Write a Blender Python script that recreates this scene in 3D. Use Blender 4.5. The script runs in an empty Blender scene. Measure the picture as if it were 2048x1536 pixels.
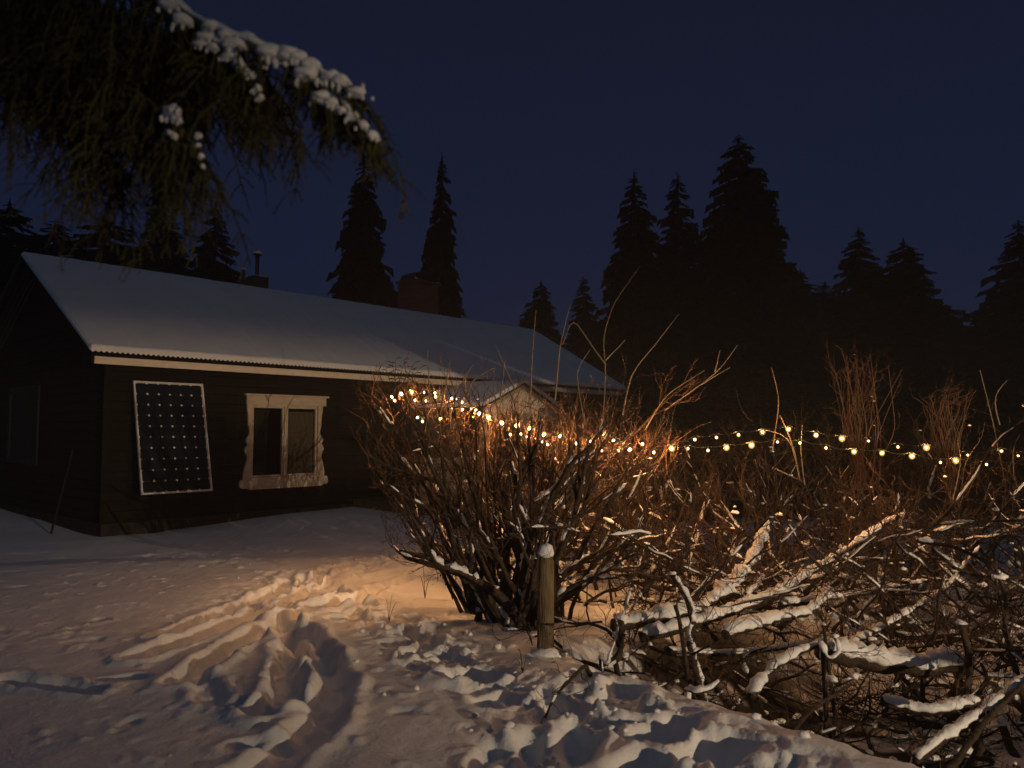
import bpy, bmesh, math, random
import numpy as np
from mathutils import Vector, Matrix

sc = bpy.context.scene
COL = sc.collection
RNG = np.random.default_rng(11)
random.seed(5)

# ------------------------------------------------------------------ camera, sky, lights
F_PX, PITCH, CAM_H = 1537.0, 0.061, 1.5
cam_d = bpy.data.cameras.new("camera")
cam_d.sensor_width = 36.0
cam_d.lens = 36.0 * F_PX / 2048.0
cam_d.dof.use_dof = True
cam_d.dof.focus_distance = 7.5
cam_d.dof.aperture_fstop = 2.2
cam_d.clip_start = 0.05
cam_d.clip_end = 2000.0
cam = bpy.data.objects.new("camera", cam_d)
cam.location = (0, 0, CAM_H)
cam.rotation_euler = (math.pi / 2 + PITCH, 0, 0)
COL.objects.link(cam)
sc.camera = cam

world = bpy.data.worlds.new("World")
sc.world = world
world.use_nodes = True
wn, wl = world.node_tree.nodes, world.node_tree.links
wn.clear()
w_out = wn.new("ShaderNodeOutputWorld")
w_bg = wn.new("ShaderNodeBackground")
w_tc = wn.new("ShaderNodeTexCoord")
w_sep = wn.new("ShaderNodeSeparateXYZ")
w_rmp = wn.new("ShaderNodeValToRGB")
cr = w_rmp.color_ramp
cr.elements[0].position = 0.0
cr.elements[0].color = (0.0100, 0.0152, 0.0385, 1)
cr.elements[1].position = 0.55
cr.elements[1].color = (0.0064, 0.0092, 0.0220, 1)
e = cr.elements.new(0.22)
e.color = (0.0072, 0.0116, 0.0330, 1)
wl.new(w_tc.outputs["Generated"], w_sep.inputs[0])
wl.new(w_sep.outputs["Z"], w_rmp.inputs[0])
wl.new(w_rmp.outputs[0], w_bg.inputs[0])
wl.new(w_bg.outputs[0], w_out.inputs[0])
w_bg.inputs[1].default_value = 1.0

# soft cool fill sun, added to brighten the sky-lit snow on the roof
sun_d = bpy.data.lights.new("sky_fill", "SUN")
sun_d.energy = 0.052
sun_d.color = (0.45, 0.85, 1.0)
sun_d.angle = math.radians(70)
sun = bpy.data.objects.new("sky_fill", sun_d)
sun.rotation_euler = (math.radians(28), math.radians(8), 0)
COL.objects.link(sun)

LAMP = Vector((10.1, -7.3, 2.05))          # yard lamp that stands behind the photographer, to the right
LAMP_POWER = 7700.0          
lamp_d = bpy.data.lights.new("yard_lamp_light", "SPOT")
lamp_d.energy = LAMP_POWER
lamp_d.color = (1.0, 0.75, 0.48)
lamp_d.spot_size = math.radians(58)
lamp_d.spot_blend = 1.0
lamp_d.shadow_soft_size = 0.016
lamp_o = bpy.data.objects.new("yard_lamp_light", lamp_d)
lamp_o.location = LAMP
LAMP_AZ, LAMP_EL = math.radians(-26.5), math.radians(5.6)
lamp_o.rotation_euler = Vector((math.sin(LAMP_AZ) * math.cos(LAMP_EL), math.cos(LAMP_AZ) * math.cos(LAMP_EL), math.sin(LAMP_EL))).to_track_quat('-Z', 'Y').to_euler()
COL.objects.link(lamp_o)

BULB_CORE = 3100.0
BULB_GLOW = 32.0

sc.view_settings.view_transform = 'Standard'
sc.view_settings.look = 'None'
sc.view_settings.exposure = 0
sc.view_settings.gamma = 1
sc.view_settings.use_curve_mapping = False
cy = sc.cycles
cy.volume_bounces = 0
cy.max_bounces = 5
cy.diffuse_bounces = 3
cy.transparent_max_bounces = 12
cy.sample_clamp_indirect = 3.0
cy.caustics_reflective = False
cy.caustics_refractive = False
cy.use_light_tree = True
cy.use_denoising = True
try:
    cy.denoiser = 'OPENIMAGEDENOISE'
except Exception:
    pass

# ------------------------------------------------------------------ picture maths (to read positions off the photograph)
_c, _s = math.cos(PITCH), math.sin(PITCH)
def ray(px, py):
    xr, yr = (px - 1024) / F_PX, -(py - 768) / F_PX
    return np.array([xr, _c - _s * yr, _s + _c * yr])
def P(px, py, d):
    r = ray(px, py)
    return np.array([0, 0, CAM_H]) + r * (d / r[1])
def G(px, py, z=0.0):
    r = ray(px, py)
    return (np.array([0, 0, CAM_H]) + r * ((z - CAM_H) / r[2]))[:2]

# ------------------------------------------------------------------ noise
def _hash(ix, iy, s):
    n = (ix.astype(np.int64) * 374761393 + iy.astype(np.int64) * 668265263 + s * 974634777) & 0x7fffffff
    n = ((n ^ (n >> 13)) * 1274126177) & 0x7fffffff
    return ((n ^ (n >> 16)) & 0xffff) / 65535.0
def vnoise(x, y, s=0):
    x = np.asarray(x, float); y = np.asarray(y, float)
    ix, iy = np.floor(x), np.floor(y)
    fx, fy = x - ix, y - iy
    fx = fx * fx * fx * (fx * (fx * 6 - 15) + 10); fy = fy * fy * fy * (fy * (fy * 6 - 15) + 10)
    a, b = _hash(ix, iy, s), _hash(ix + 1, iy, s)
    c, d = _hash(ix, iy + 1, s), _hash(ix + 1, iy + 1, s)
    return (a * (1 - fx) + b * fx) * (1 - fy) + (c * (1 - fx) + d * fx) * fy - 0.5
def fbm(x, y, s=0, o=4):
    t, a, f = 0.0, 1.0, 1.0
    for i in range(o):
        t = t + a * vnoise(x * f + 17.3 * i, y * f - 9.1 * i, s + i)
        a *= 0.5; f *= 2.03
    return t
def sstep(a, b, x):
    t = np.clip((np.asarray(x, float) - a) / (b - a), 0, 1)
    return t * t * (3 - 2 * t)

# ------------------------------------------------------------------ materials
def mat(name, color, rough=0.8, color2=None, scale=8.0, bump=0.0, bscale=30.0, spec=0.3, metallic=0.0, stretch=(1, 1, 1), detail=6, lo=0.35, hi=0.65):
    m = bpy.data.materials.new(name)
    m.use_nodes = True
    nt = m.node_tree
    b = nt.nodes["Principled BSDF"]
    b.inputs["Base Color"].default_value = (*color, 1)
    b.inputs["Roughness"].default_value = rough
    b.inputs["Specular IOR Level"].default_value = spec
    b.inputs["Metallic"].default_value = metallic
    tc = nt.nodes.new("ShaderNodeTexCoord")
    mp = nt.nodes.new("ShaderNodeMapping")
    mp.inputs["Scale"].default_value = stretch
    nt.links.new(tc.outputs["Object"], mp.inputs[0])
    if color2 is not None:
        n = nt.nodes.new("ShaderNodeTexNoise")
        n.inputs["Scale"].default_value = scale
        n.inputs["Detail"].default_value = detail
        r = nt.nodes.new("ShaderNodeValToRGB")
        r.color_ramp.elements[0].position = lo
        r.color_ramp.elements[1].position = hi
        r.color_ramp.elements[0].color = (*color, 1)
        r.color_ramp.elements[1].color = (*color2, 1)
        nt.links.new(mp.outputs[0], n.inputs["Vector"])
        nt.links.new(n.outputs[0], r.inputs[0])
        nt.links.new(r.outputs[0], b.inputs["Base Color"])
    if bump:
        n2 = nt.nodes.new("ShaderNodeTexNoise")
        n2.inputs["Scale"].default_value = bscale
        n2.inputs["Detail"].default_value = 8
        bp = nt.nodes.new("ShaderNodeBump")
        bp.inputs["Strength"].default_value = bump
        bp.inputs["Distance"].default_value = 0.02
        nt.links.new(mp.outputs[0], n2.inputs["Vector"])
        nt.links.new(n2.outputs[0], bp.inputs["Height"])
        nt.links.new(bp.outputs[0], b.inputs["Normal"])
    return m

M = {}
M['snow'] = mat("snow", (0.74, 0.74, 0.75), 0.65, (0.82, 0.82, 0.83), 3.0, 0.28, 45.0, 0.25)
M['ground'] = mat("snow_with_litter_shade", (0.74, 0.74, 0.75), 0.65, (0.82, 0.82, 0.83), 3.0, 0.28, 45.0, 0.25)
def add_litter_shade(m):  # dark litter colour mixed in, also standing in for shade in the hollow
    nt = m.node_tree; b = nt.nodes["Principled BSDF"]
    src = b.inputs["Base Color"].links[0].from_socket
    a = nt.nodes.new("ShaderNodeAttribute"); a.attribute_name = "litter_shade"
    n = nt.nodes.new("ShaderNodeTexNoise"); n.inputs["Scale"].default_value = 14.0; n.inputs["Detail"].default_value = 6
    r = nt.nodes.new("ShaderNodeValToRGB"); r.color_ramp.elements[0].color = (0.006, 0.005, 0.004, 1); r.color_ramp.elements[1].color = (0.028, 0.020, 0.013, 1)
    tc = [q for q in nt.nodes if q.type == 'TEX_COORD'][0]
    nt.links.new(tc.outputs["Object"], n.inputs["Vector"]); nt.links.new(n.outputs[0], r.inputs[0])
    mx = nt.nodes.new("ShaderNodeMix"); mx.data_type = 'RGBA'
    nt.links.new(a.outputs["Fac"], mx.inputs[0]); nt.links.new(src, mx.inputs[6]); nt.links.new(r.outputs[0], mx.inputs[7])
    nt.links.new(mx.outputs[2], b.inputs["Base Color"])
add_litter_shade(M['ground'])
M['snow_lump'] = mat("snow_lump", (0.74, 0.74, 0.75), 0.65, (0.82, 0.82, 0.83), 6.0, 0.4, 60.0, 0.2)
M['roof_snow'] = mat("roof_snow", (0.76, 0.77, 0.78), 0.7, (0.82, 0.82, 0.83), 1.5, 0.12, 25.0, 0.2)
M['wall'] = mat("dark_tarred_boards", (0.008, 0.0065, 0.005), 0.85, (0.014, 0.011, 0.008), 5.0, 0.4, 20.0, 0.1, stretch=(0.4, 1, 6))
M['trim'] = mat("cream_painted_trim", (0.70, 0.61, 0.50), 0.6, (0.78, 0.69, 0.57), 7.0, 0.12, 40.0, 0.3, stretch=(1, 1, 3))
M['casing'] = mat("tan_painted_window_trim", (0.39, 0.32, 0.24), 0.6, (0.46, 0.38, 0.29), 7.0, 0.15, 40.0, 0.3, stretch=(1, 1, 3))
M['grey_trim'] = mat("weathered_green_grey_trim", (0.012, 0.017, 0.016), 0.9, (0.018, 0.025, 0.024), 9.0, 0.2, 40.0)
M['white_frame'] = mat("aluminium_frame", (0.55, 0.55, 0.54), 0.45, (0.64, 0.63, 0.62), 10.0, 0.0, metallic=0.0)
M['backsheet'] = mat("white_backsheet", (0.72, 0.72, 0.72), 0.5, (0.66, 0.66, 0.66), 15)
M['cell'] = mat("solar_cell_blue_black", (0.006, 0.008, 0.013), 0.4, (0.010, 0.012, 0.020), 12.0, 0.0, spec=0.12)
M['metal'] = mat("galvanised_sheet", (0.20, 0.20, 0.20), 0.55, (0.26, 0.26, 0.25), 6.0, 0.1, 20, 0.4)
M['dark_metal'] = mat("dark_sheet_metal", (0.022, 0.024, 0.025), 0.6, (0.035, 0.035, 0.035), 6.0, 0.1, 20, 0.4)
M['bark'] = mat("shrub_bark", (0.026, 0.017, 0.011), 0.85, (0.06, 0.040, 0.026), 30.0, 0.7, 60.0, 0.2)
M['twig'] = mat("red_brown_twigs", (0.060, 0.027, 0.012), 0.7, (0.11, 0.055, 0.025), 6.0, 0.0, spec=0.3)
M['shoot'] = mat("pale_young_shoots", (0.13, 0.10, 0.065), 0.6, (0.19, 0.15, 0.10), 10.0, 0.0)
M['weed'] = mat("dry_weed", (0.05, 0.035, 0.02), 0.9, (0.10, 0.07, 0.045), 20.0)
M['post'] = mat("weathered_post_wood", (0.20, 0.155, 0.085), 0.85, (0.085, 0.062, 0.036), 11.0, 0.9, 26.0, 0.2, stretch=(5, 5, 0.5))
M['needle'] = mat("spruce_needles", (0.014, 0.018, 0.011), 0.95, (0.026, 0.032, 0.019), 4.0, spec=0.05)
M['near_needle'] = mat("near_spruce_needles", (0.050, 0.048, 0.020), 0.85, (0.095, 0.088, 0.036), 6.0, spec=0.15)
M['trunk'] = mat("spruce_bark", (0.03, 0.022, 0.017), 0.9, (0.055, 0.042, 0.032), 8.0, 0.7, 25.0, stretch=(1, 1, 0.4))
M['wire'] = mat("green_black_wire", (0.012, 0.014, 0.010), 0.5, (0.02, 0.022, 0.016), 20.0)
M['pole'] = mat("lamp_pole_steel", (0.10, 0.10, 0.10), 0.5, (0.14, 0.14, 0.14), 10.0)
M['curtain'] = mat("linen_blind", (0.16, 0.12, 0.085), 0.9, (0.22, 0.165, 0.115), 25.0, 0.3, 90.0, stretch=(1, 1, .2))
M['room'] = mat("dark_room", (0.012, 0.011, 0.010), 0.9, (0.02, 0.018, 0.016), 3.0)
M['porch_board'] = mat("porch_painted_boards", (0.30, 0.24, 0.18), 0.7, (0.37, 0.30, 0.23), 6.0, 0.2, 30.0, stretch=(6, 1, 1))
M['deck'] = mat("porch_floor_boards", (0.07, 0.05, 0.035), 0.8, (0.11, 0.08, 0.055), 6.0, 0.3, 30.0)
M['door'] = mat("porch_door_paint", (0.06, 0.05, 0.04), 0.6, (0.08, 0.065, 0.05), 5.0, 0.1)

def brick_mat():
    m = mat("chimney_brick", (0.22, 0.075, 0.042), 0.9)
    nt = m.node_tree
    b = nt.nodes["Principled BSDF"]
    tc = [n for n in nt.nodes if n.type == 'TEX_COORD'][0]
    mp = nt.nodes.new("ShaderNodeMapping"); mp.inputs["Rotation"].default_value = (math.pi / 2, 0, 0)
    br = nt.nodes.new("ShaderNodeTexBrick")
    br.inputs["Scale"].default_value = 1.0
    br.inputs["Brick Width"].default_value = 0.25
    br.inputs["Row Height"].default_value = 0.075
    br.inputs["Mortar Size"].default_value = 0.008
    br.inputs["Color1"].default_value = (0.20, 0.075, 0.045, 1)
    br.inputs["Color2"].default_value = (0.13, 0.05, 0.032, 1)
    br.inputs["Mortar"].default_value = (0.09, 0.08, 0.07, 1)
    nt.links.new(tc.outputs["Object"], mp.inputs[0])
    nt.links.new(mp.outputs[0], br.inputs["Vector"])
    nt.links.new(br.outputs["Color"], b.inputs["Base Color"])
    bp = nt.nodes.new("ShaderNodeBump"); bp.inputs["Strength"].default_value = 0.6; bp.inputs["Distance"].default_value = 0.01
    bp.invert = True
    nt.links.new(br.outputs["Fac"], bp.inputs["Height"]); nt.links.new(bp.outputs[0], b.inputs["Normal"])
    return m
M['brick'] = brick_mat()

def glass_mat():
    m = bpy.data.materials.new("window_glass"); m.use_nodes = True
    nt = m.node_tree; nt.nodes.clear()
    o = nt.nodes.new("ShaderNodeOutputMaterial"); mx = nt.nodes.new("ShaderNodeMixShader")
    t = nt.nodes.new("ShaderNodeBsdfTransparent"); g = nt.nodes.new("ShaderNodeBsdfGlossy")
    fr = nt.nodes.new("ShaderNodeFresnel"); fr.inputs[0].default_value = 1.5
    t.inputs[0].default_value = (0.8, 0.82, 0.8, 1); g.inputs["Roughness"].default_value = 0.03
    nt.links.new(fr.outputs[0], mx.inputs[0]); nt.links.new(t.outputs[0], mx.inputs[1]); nt.links.new(g.outputs[0], mx.inputs[2])
    nt.links.new(mx.outputs[0], o.inputs[0])
    return m
M['glass'] = glass_mat()

def emit_mat(name, color, strength, transp=0.0):
    m = bpy.data.materials.new(name); m.use_nodes = True
    nt = m.node_tree; nt.nodes.clear()
    o = nt.nodes.new("ShaderNodeOutputMaterial"); em = nt.nodes.new("ShaderNodeEmission")
    em.inputs[0].default_value = (*color, 1); em.inputs[1].default_value = strength
    if transp > 0:
        mx = nt.nodes.new("ShaderNodeMixShader"); t = nt.nodes.new("ShaderNodeBsdfTransparent")
        mx.inputs[0].default_value = 1 - transp
        nt.links.new(t.outputs[0], mx.inputs[1]); nt.links.new(em.outputs[0], mx.inputs[2]); nt.links.new(mx.outputs[0], o.inputs[0])
    else:
        nt.links.new(em.outputs[0], o.inputs[0])
    return m
M['led'] = emit_mat("warm_led_core", (1.0, 0.47, 0.17), BULB_CORE)
def glow_mat():
    """glare halo round a bulb, put in as a faintly glowing volume, brightest where the sight line through it is longest"""
    m = bpy.data.materials.new("warm_bulb_halo"); m.use_nodes = True
    nt = m.node_tree; nt.nodes.clear()
    o = nt.nodes.new("ShaderNodeOutputMaterial"); em = nt.nodes.new("ShaderNodeEmission")
    em.inputs[0].default_value = (1.0, 0.58, 0.14, 1); em.inputs[1].default_value = BULB_GLOW
    nt.links.new(em.outputs[0], o.inputs["Volume"])
    m.cycles.homogeneous_volume = True
    m.cycles.emission_sampling = 'NONE'
    return m
M['bulb'] = glow_mat()  # glare round each LED, put in as a glowing shell
M['lamp_glass'] = emit_mat("yard_lamp_glass", (1.0, 0.8, 0.5), 8.0)
M['lamp_glass'].cycles.emission_sampling = 'NONE'

# ------------------------------------------------------------------ object helpers
def tag(o, label=None, cat=None, group=None, kind=None):
    if label: o["label"] = label
    if cat: o["category"] = cat
    if group: o["group"] = group
    if kind: o["kind"] = kind
    return o
def empty(name, loc, rz=0.0, **kw):
    o = bpy.data.objects.new(name, None)
    o.location = tuple(float(v) for v in loc); o.rotation_euler = (0, 0, rz)
    o.empty_display_size = 0.2
    COL.objects.link(o)
    return tag(o, **kw)
def link_mesh(name, me, parent=None, loc=None, rot=None, **kw):
    o = bpy.data.objects.new(name, me)
    if loc is not None: o.location = tuple(float(v) for v in loc)
    if rot is not None: o.rotation_euler = rot
    if parent is not None: o.parent = parent
    COL.objects.link(o)
    return tag(o, **kw)
def children(o):
    return [c for c in COL.objects if c.parent is o]

def ico(sub):
    bm = bmesh.new(); bmesh.ops.create_icosphere(bm, subdivisions=sub, radius=1.0)
    v = np.array([p.co[:] for p in bm.verts]); f = [[q.index for q in k.verts] for k in bm.faces]
    bm.free(); return v, f
ICO = {1: ico(1), 2: ico(2), 3: ico(3)}

class MB:
    def __init__(s): s.v = []; s.f = []; s.n = 0
    def add(s, v, f):
        b = s.n; v = np.asarray(v, float).reshape(-1, 3)
        s.v.append(v); s.n += len(v)
        s.f.extend([[i + b for i in q] for q in f])
    def box(s, x0, x1, y0, y1, z0, z1):
        s.add([(x0, y0, z0), (x1, y0, z0), (x1, y1, z0), (x0, y1, z0), (x0, y0, z1), (x1, y0, z1), (x1, y1, z1), (x0, y1, z1)],
              [(0, 3, 2, 1), (4, 5, 6, 7), (0, 1, 5, 4), (1, 2, 6, 5), (2, 3, 7, 6), (3, 0, 4, 7)])
    def prism(s, poly, fn, a, b):
        """poly: 2-D outline; fn(p, q, t) -> xyz; extruded from t=a to t=b"""
        n = len(poly)
        v = [fn(p, q, a) for p, q in poly] + [fn(p, q, b) for p, q in poly]
        f = [tuple(range(n - 1, -1, -1)), tuple(range(n, 2 * n))] + [(i, (i + 1) % n, n + (i + 1) % n, n + i) for i in range(n)]
        s.add(v, f)
    def tube(s, pts, rad, n=5, cap=True, flat=None):
        pts = np.asarray(pts, float); k = len(pts)
        rad = np.broadcast_to(np.asarray(rad, float), (k,))
        t = np.gradient(pts, axis=0); t /= np.linalg.norm(t, axis=1)[:, None] + 1e-9
        ref = np.array([0.31, 0.2, 0.93]) if abs(t[0] @ np.array([0.31, 0.2, 0.93])) < 0.95 else np.array([1.0, 0, 0])
        a = np.cross(t, ref); a /= np.linalg.norm(a, axis=1)[:, None] + 1e-9
        b = np.cross(t, a)
        th = np.arange(n) * 2 * math.pi / n
        ring = pts[:, None, :] + rad[:, None, None] * (np.cos(th)[None, :, None] * a[:, None, :] + np.sin(th)[None, :, None] * b[:, None, :])
        f = [(i * n + j, i * n + (j + 1) % n, (i + 1) * n + (j + 1) % n, (i + 1) * n + j) for i in range(k - 1) for j in range(n)]
        if cap and n > 2:
            f.append(tuple(range(n - 1, -1, -1))); f.append(tuple((k - 1) * n + j for j in range(n)))
        s.add(ring.reshape(-1, 3), f)
    def blob(s, c, r, sub=2, amp=0.18, seed=0, flatten=True):
        v, f = ICO[sub]
        v = v.copy()
        k = 1 + amp * (np.sin(v[:, 0] * 3.1 + seed) * np.cos(v[:, 1] * 2.7 + seed * 1.7) + 0.6 * np.sin(v[:, 2] * 5.3 + v[:, 0] * 4.1 + seed * 2.3) + 0.35 * np.sin(v[:, 1] * 9 + v[:, 2] * 7 + seed * 3.1))
        v = v * k[:, None]
        if flatten: v[:, 2] = np.where(v[:, 2] < 0, v[:, 2] * 0.6, v[:, 2])
        s.add(v * np.asarray(r) + np.asarray(c), f)
    def snow_on(s, pts, rad, w=1.5, h=1.4, seed=0, n=8, lump=0.35):
        """a lumpy ridge of snow lying along the upper side of a limb"""
        pts = np.asarray(pts, float); k0 = len(pts)
        if k0 < 2: return
        L = np.r_[0, np.cumsum(np.linalg.norm(np.diff(pts, axis=0), axis=1))]
        k = max(5, int(L[-1] / max(0.018, float(np.mean(rad)) * 0.7)))
        k = min(k, 60)
        q = np.linspace(0, L[-1], k)
        pp = np.stack([np.interp(q, L, pts[:, i]) for i in range(3)], 1)
        rr = np.interp(q, L, np.broadcast_to(np.asarray(rad, float), (k0,)))
        t = np.gradient(pp, axis=0); t /= np.linalg.norm(t, axis=1)[:, None] + 1e-9
        sd = np.cross(t, np.array([0, 0, 1.0])); sd /= np.linalg.norm(sd, axis=1)[:, None] + 1e-6
        up = np.cross(sd, t)
        up = up * 0.6 + np.array([0, 0, 0.4]); 
        nz = 1 + lump * 2 * (vnoise(q * 11 + seed * 3.7, q * 0 + seed * 1.3, 3) + 0.7 * vnoise(q * 31 + seed, q * 0 + 7.7 * seed, 5))
        end = np.minimum(1, np.minimum(np.arange(k), np.arange(k)[::-1]) / 2.0) ** 0.5
        th = np.arange(n) * 2 * math.pi / n
        W = rr * w * nz * end; Hh = rr * h * nz * end
        wob = 1 + 0.22 * np.sin(q[:, None] * 70 + th[None, :] * 2 + seed)
        ring = pp[:, None, :] + up[:, None, :] * (rr * 0.55)[:, None, None] \
            + sd[:, None, :] * (W[:, None] * np.cos(th)[None, :] * wob)[:, :, None] \
            + up[:, None, :] * (np.where(np.sin(th)[None, :] > 0, Hh[:, None], rr[:, None] * 0.5) * np.sin(th)[None, :] * wob)[:, :, None]
        f = [(i * n + j, (i + 1) * n + j, (i + 1) * n + (j + 1) % n, i * n + (j + 1) % n) for i in range(k - 1) for j in range(n)]
        s.add(ring.reshape(-1, 3), f)
    def mesh(s, name, m, smooth=False):
        me = bpy.data.meshes.new(name)
        v = np.concatenate(s.v) if s.v else np.zeros((0, 3))
        me.from_pydata(v.tolist(), [], s.f)
        if m is not None: me.materials.append(m)
        if smooth: me.shade_smooth()
        return me
    def build(s, name, m, parent=None, smooth=False, **kw):
        return link_mesh(name, s.mesh(name, m, smooth), parent, **kw)

# ================================================================== THE GROUND
BANK0 = np.array([0.30, 5.15]); BDIR = np.array([0.686, -0.728]); BNRM = np.array([0.728, 0.686])
def ground_base(x, y):
    x = np.asarray(x, float); y = np.asarray(y, float)
    dx, dy = x - BANK0[0], y - BANK0[1]
    s = dx * BDIR[0] + dy * BDIR[1]
    d = dx * BNRM[0] + dy * BNRM[1] + 0.10 * vnoise(s * 2.3, s * 0, 4) + 0.05 * vnoise(s * 7, s * 0 + 3, 4)
    hollow = sstep(0.02, 0.42, d) * sstep(-0.25, 0.9, s) * (1 - 0.6 * sstep(2.4, 4.5, d))
    rim = np.exp(-((d + 0.12) / 0.16) ** 2) * sstep(-0.3, 0.5, s)
    z = -0.62 * hollow + 0.035 * rim
    z = z + 0.05 * fbm(x * 0.35, y * 0.35, 21, 3) + 0.010 * fbm(x * 1.7, y * 1.7, 31, 3)
    z = z + 0.10 * sstep(13, 22, y) - 0.02 - 0.09 * sstep(9.5, 10.6, y - 0.15 * x) * (1 - sstep(12, 14, y)) * (1 - sstep(0.3, 2, x))
    r = np.hypot(x, y)
    z = z + 2.2 * sstep(60, 300, r) * (vnoise(x * 0.012, y * 0.012, 9) + 0.4)
    return z
def hollow_mask(x, y):
    dx, dy = x - BANK0[0], y - BANK0[1]
    s = dx * BDIR[0] + dy * BDIR[1]; d = dx * BNRM[0] + dy * BNRM[1]
    return sstep(0.10, 0.35, d) * sstep(-0.5, 0.2, s) * (1 - sstep(1.7, 2.8, d)) * (1 - sstep(3.2, 4.5, s))

TRENCH = [  # picture polylines of trodden grooves, half width, depth (m)
    ([(330, 1262), (430, 1222), (540, 1178), (640, 1150), (760, 1125), (870, 1108)], 0.12, 0.085),
    ([(285, 1300), (400, 1262), (520, 1215), (640, 1170), (740, 1150), (880, 1128)], 0.13, 0.10),
    ([(360, 1352), (420, 1310), (500, 1262), (580, 1225), (680, 1195)], 0.12, 0.10),
    ([(568, 1225), (580, 1270), (575, 1330), (560, 1392), (520, 1420)], 0.11, 0.11),
    ([(600, 1250), (640, 1300), (668, 1355), (640, 1430), (590, 1490), (500, 1545), (430, 1600)], 0.13, 0.11),
    ([(620, 1205), (700, 1190), (800, 1160), (900, 1120)], 0.10, 0.07),
    ([(20, 1345), (100, 1358), (180, 1372)], 0.10, 0.09),
    ([(400, 1345), (430, 1390), (500, 1415)], 0.10, 0.06),
]
PATH = [(620, 1165), (720, 1200), (800, 1245), (860, 1290), (930, 1330), (1010, 1365), (1110, 1385), (1220, 1400), (1330, 1440), (1450, 1490), (1560, 1545)]
PATH3 = [(520, 1205), (610, 1160), (700, 1130), (790, 1112), (880, 1100), (960, 1112)]
PATH2 = [(1000, 1560), (1080, 1480), (1130, 1420), (1180, 1370)]
FEET = [  # picture centre, heading offset (rad), length, width, depth
    (560, 1402, 0.6, 0.20, 0.11, 0.13), (640, 1310, 1.2, 0.17, 0.11, 0.10), (800, 1250, 0.5, 0.16, 0.09, 0.12),
    (868, 1300, 0.2, 0.17, 0.10, 0.13), (945, 1345, 0.3, 0.22, 0.13, 0.14), (1000, 1390, 0.7, 0.17, 0.10, 0.10),
    (1115, 1415, 0.9, 0.17, 0.11, 0.12), (1245, 1385, 1.2, 0.20, 0.13, 0.13), (1150, 1480, 1.3, 0.22, 0.12, 0.15),
    (1055, 1500, 1.4, 0.24, 0.11, 0.14), (1330, 1450, 0.3, 0.20, 0.11, 0.12), (1420, 1490, 0.2, 0.20, 0.11, 0.12),
    (1290, 1520, 0.9, 0.2, 0.11, 0.12), (690, 1225, 0.3, 0.16, 0.09, 0.09), (240, 1345, 0.4, 0.15, 0.08, 0.07),
    (1180, 1350, 1.0, 0.16, 0.10, 0.09), (520, 1480, 0.5, 0.14, 0.09, 0.07), (760, 1170, 0.2, 0.15, 0.09, 0.09),
    (830, 1140, 0.4, 0.16, 0.09, 0.09), (910, 1310, 1.0, 0.14, 0.09, 0.09),
]
def axis(lo, hi, step, far, grow=1.16):
    core = np.arange(lo, hi + step / 2, step)
    a, b = [], []
    s = step; p = hi
    while p < far: s *= grow; p += s; b.append(p)
    s = step; p = lo
    while p > -far: s *= grow; p -= s; a.append(p)
    return np.array(a[::-1] + core.tolist() + b)
gx = axis(-4.6, 3.6, 0.019, 420.0); gy = axis(2.7, 10.4, 0.0205, 420.0)
X, Y = np.meshgrid(gx, gy)
Z = ground_base(X, Y)
near = (X > -7) & (X < 5.5) & (Y > 1.5) & (Y < 13)
def seg_dist(x, y, pts):
    d = np.full(x.shape, 1e9)
    for (x0, y0), (x1, y1) in zip(pts[:-1], pts[1:]):
        vx, vy = x1 - x0, y1 - y0
        t = np.clip(((x - x0) * vx + (y - y0) * vy) / (vx * vx + vy * vy), 0, 1)
        d = np.minimum(d, np.hypot(x - x0 - t * vx, y - y0 - t * vy))
    return d
xn, yn = X[near], Y[near]
zn = Z[near]
wx = xn + 0.05 * fbm(xn * 4, yn * 4, 41, 3); wy = yn + 0.05 * fbm(xn * 4, yn * 4, 51, 3)
for pl, hw, dp in TRENCH:
    g = [G(*p) for p in pl]
    d = seg_dist(wx, wy, g) / (hw * 0.85)
    dpt = 0.78 * dp * (1 + 0.7 * vnoise(xn * 3, yn * 3, 61))
    zn = zn - dpt * (1 - sstep(0.45, 1.15, d)) + dpt * 0.32 * np.exp(-((d - 1.45) / 0.38) ** 2)
gp = [G(*p) for p in PATH]; gp2 = [G(*p) for p in PATH2]; gp3 = [G(*p) for p in PATH3]
band = np.maximum(1 - sstep(0.16, 0.46, seg_dist(wx, wy, gp)), 0.8 * (1 - sstep(0.12, 0.40, seg_dist(wx, wy, gp2))))
band = np.maximum(band, 0.75 * (1 - sstep(0.25, 0.75, seg_dist(wx, wy, gp3))))
rough = np.abs(fbm(xn * 4.2, yn * 4.2, 71, 4)) * 0.060 + 0.040 * fbm(xn * 9, yn * 9, 81, 3) + 0.020 * fbm(xn * 19, yn * 19, 85, 2)
zn = zn - band * (0.035 - rough)
feet = [(G(px, py), a, l, w, dp) for px, py, a, l, w, dp in FEET]
for pl, sp in ((gp, 0.20), (gp2, 0.24), (gp3, 0.16)):
    for (a0, a1) in zip(pl[:-1], pl[1:]):
        L = np.linalg.norm(a1 - a0); n = max(1, int(L / sp))
        for i in range(n):
            c = a0 + (a1 - a0) * (i + RNG.random()) / n + RNG.normal(0, 0.11, 2)
            feet.append((c, math.atan2(*(a1 - a0)[::-1]) + RNG.normal(0, 0.5), 0.14 + 0.05 * RNG.random(), 0.07 + 0.03 * RNG.random(), 0.06 + 0.06 * RNG.random()))
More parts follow.
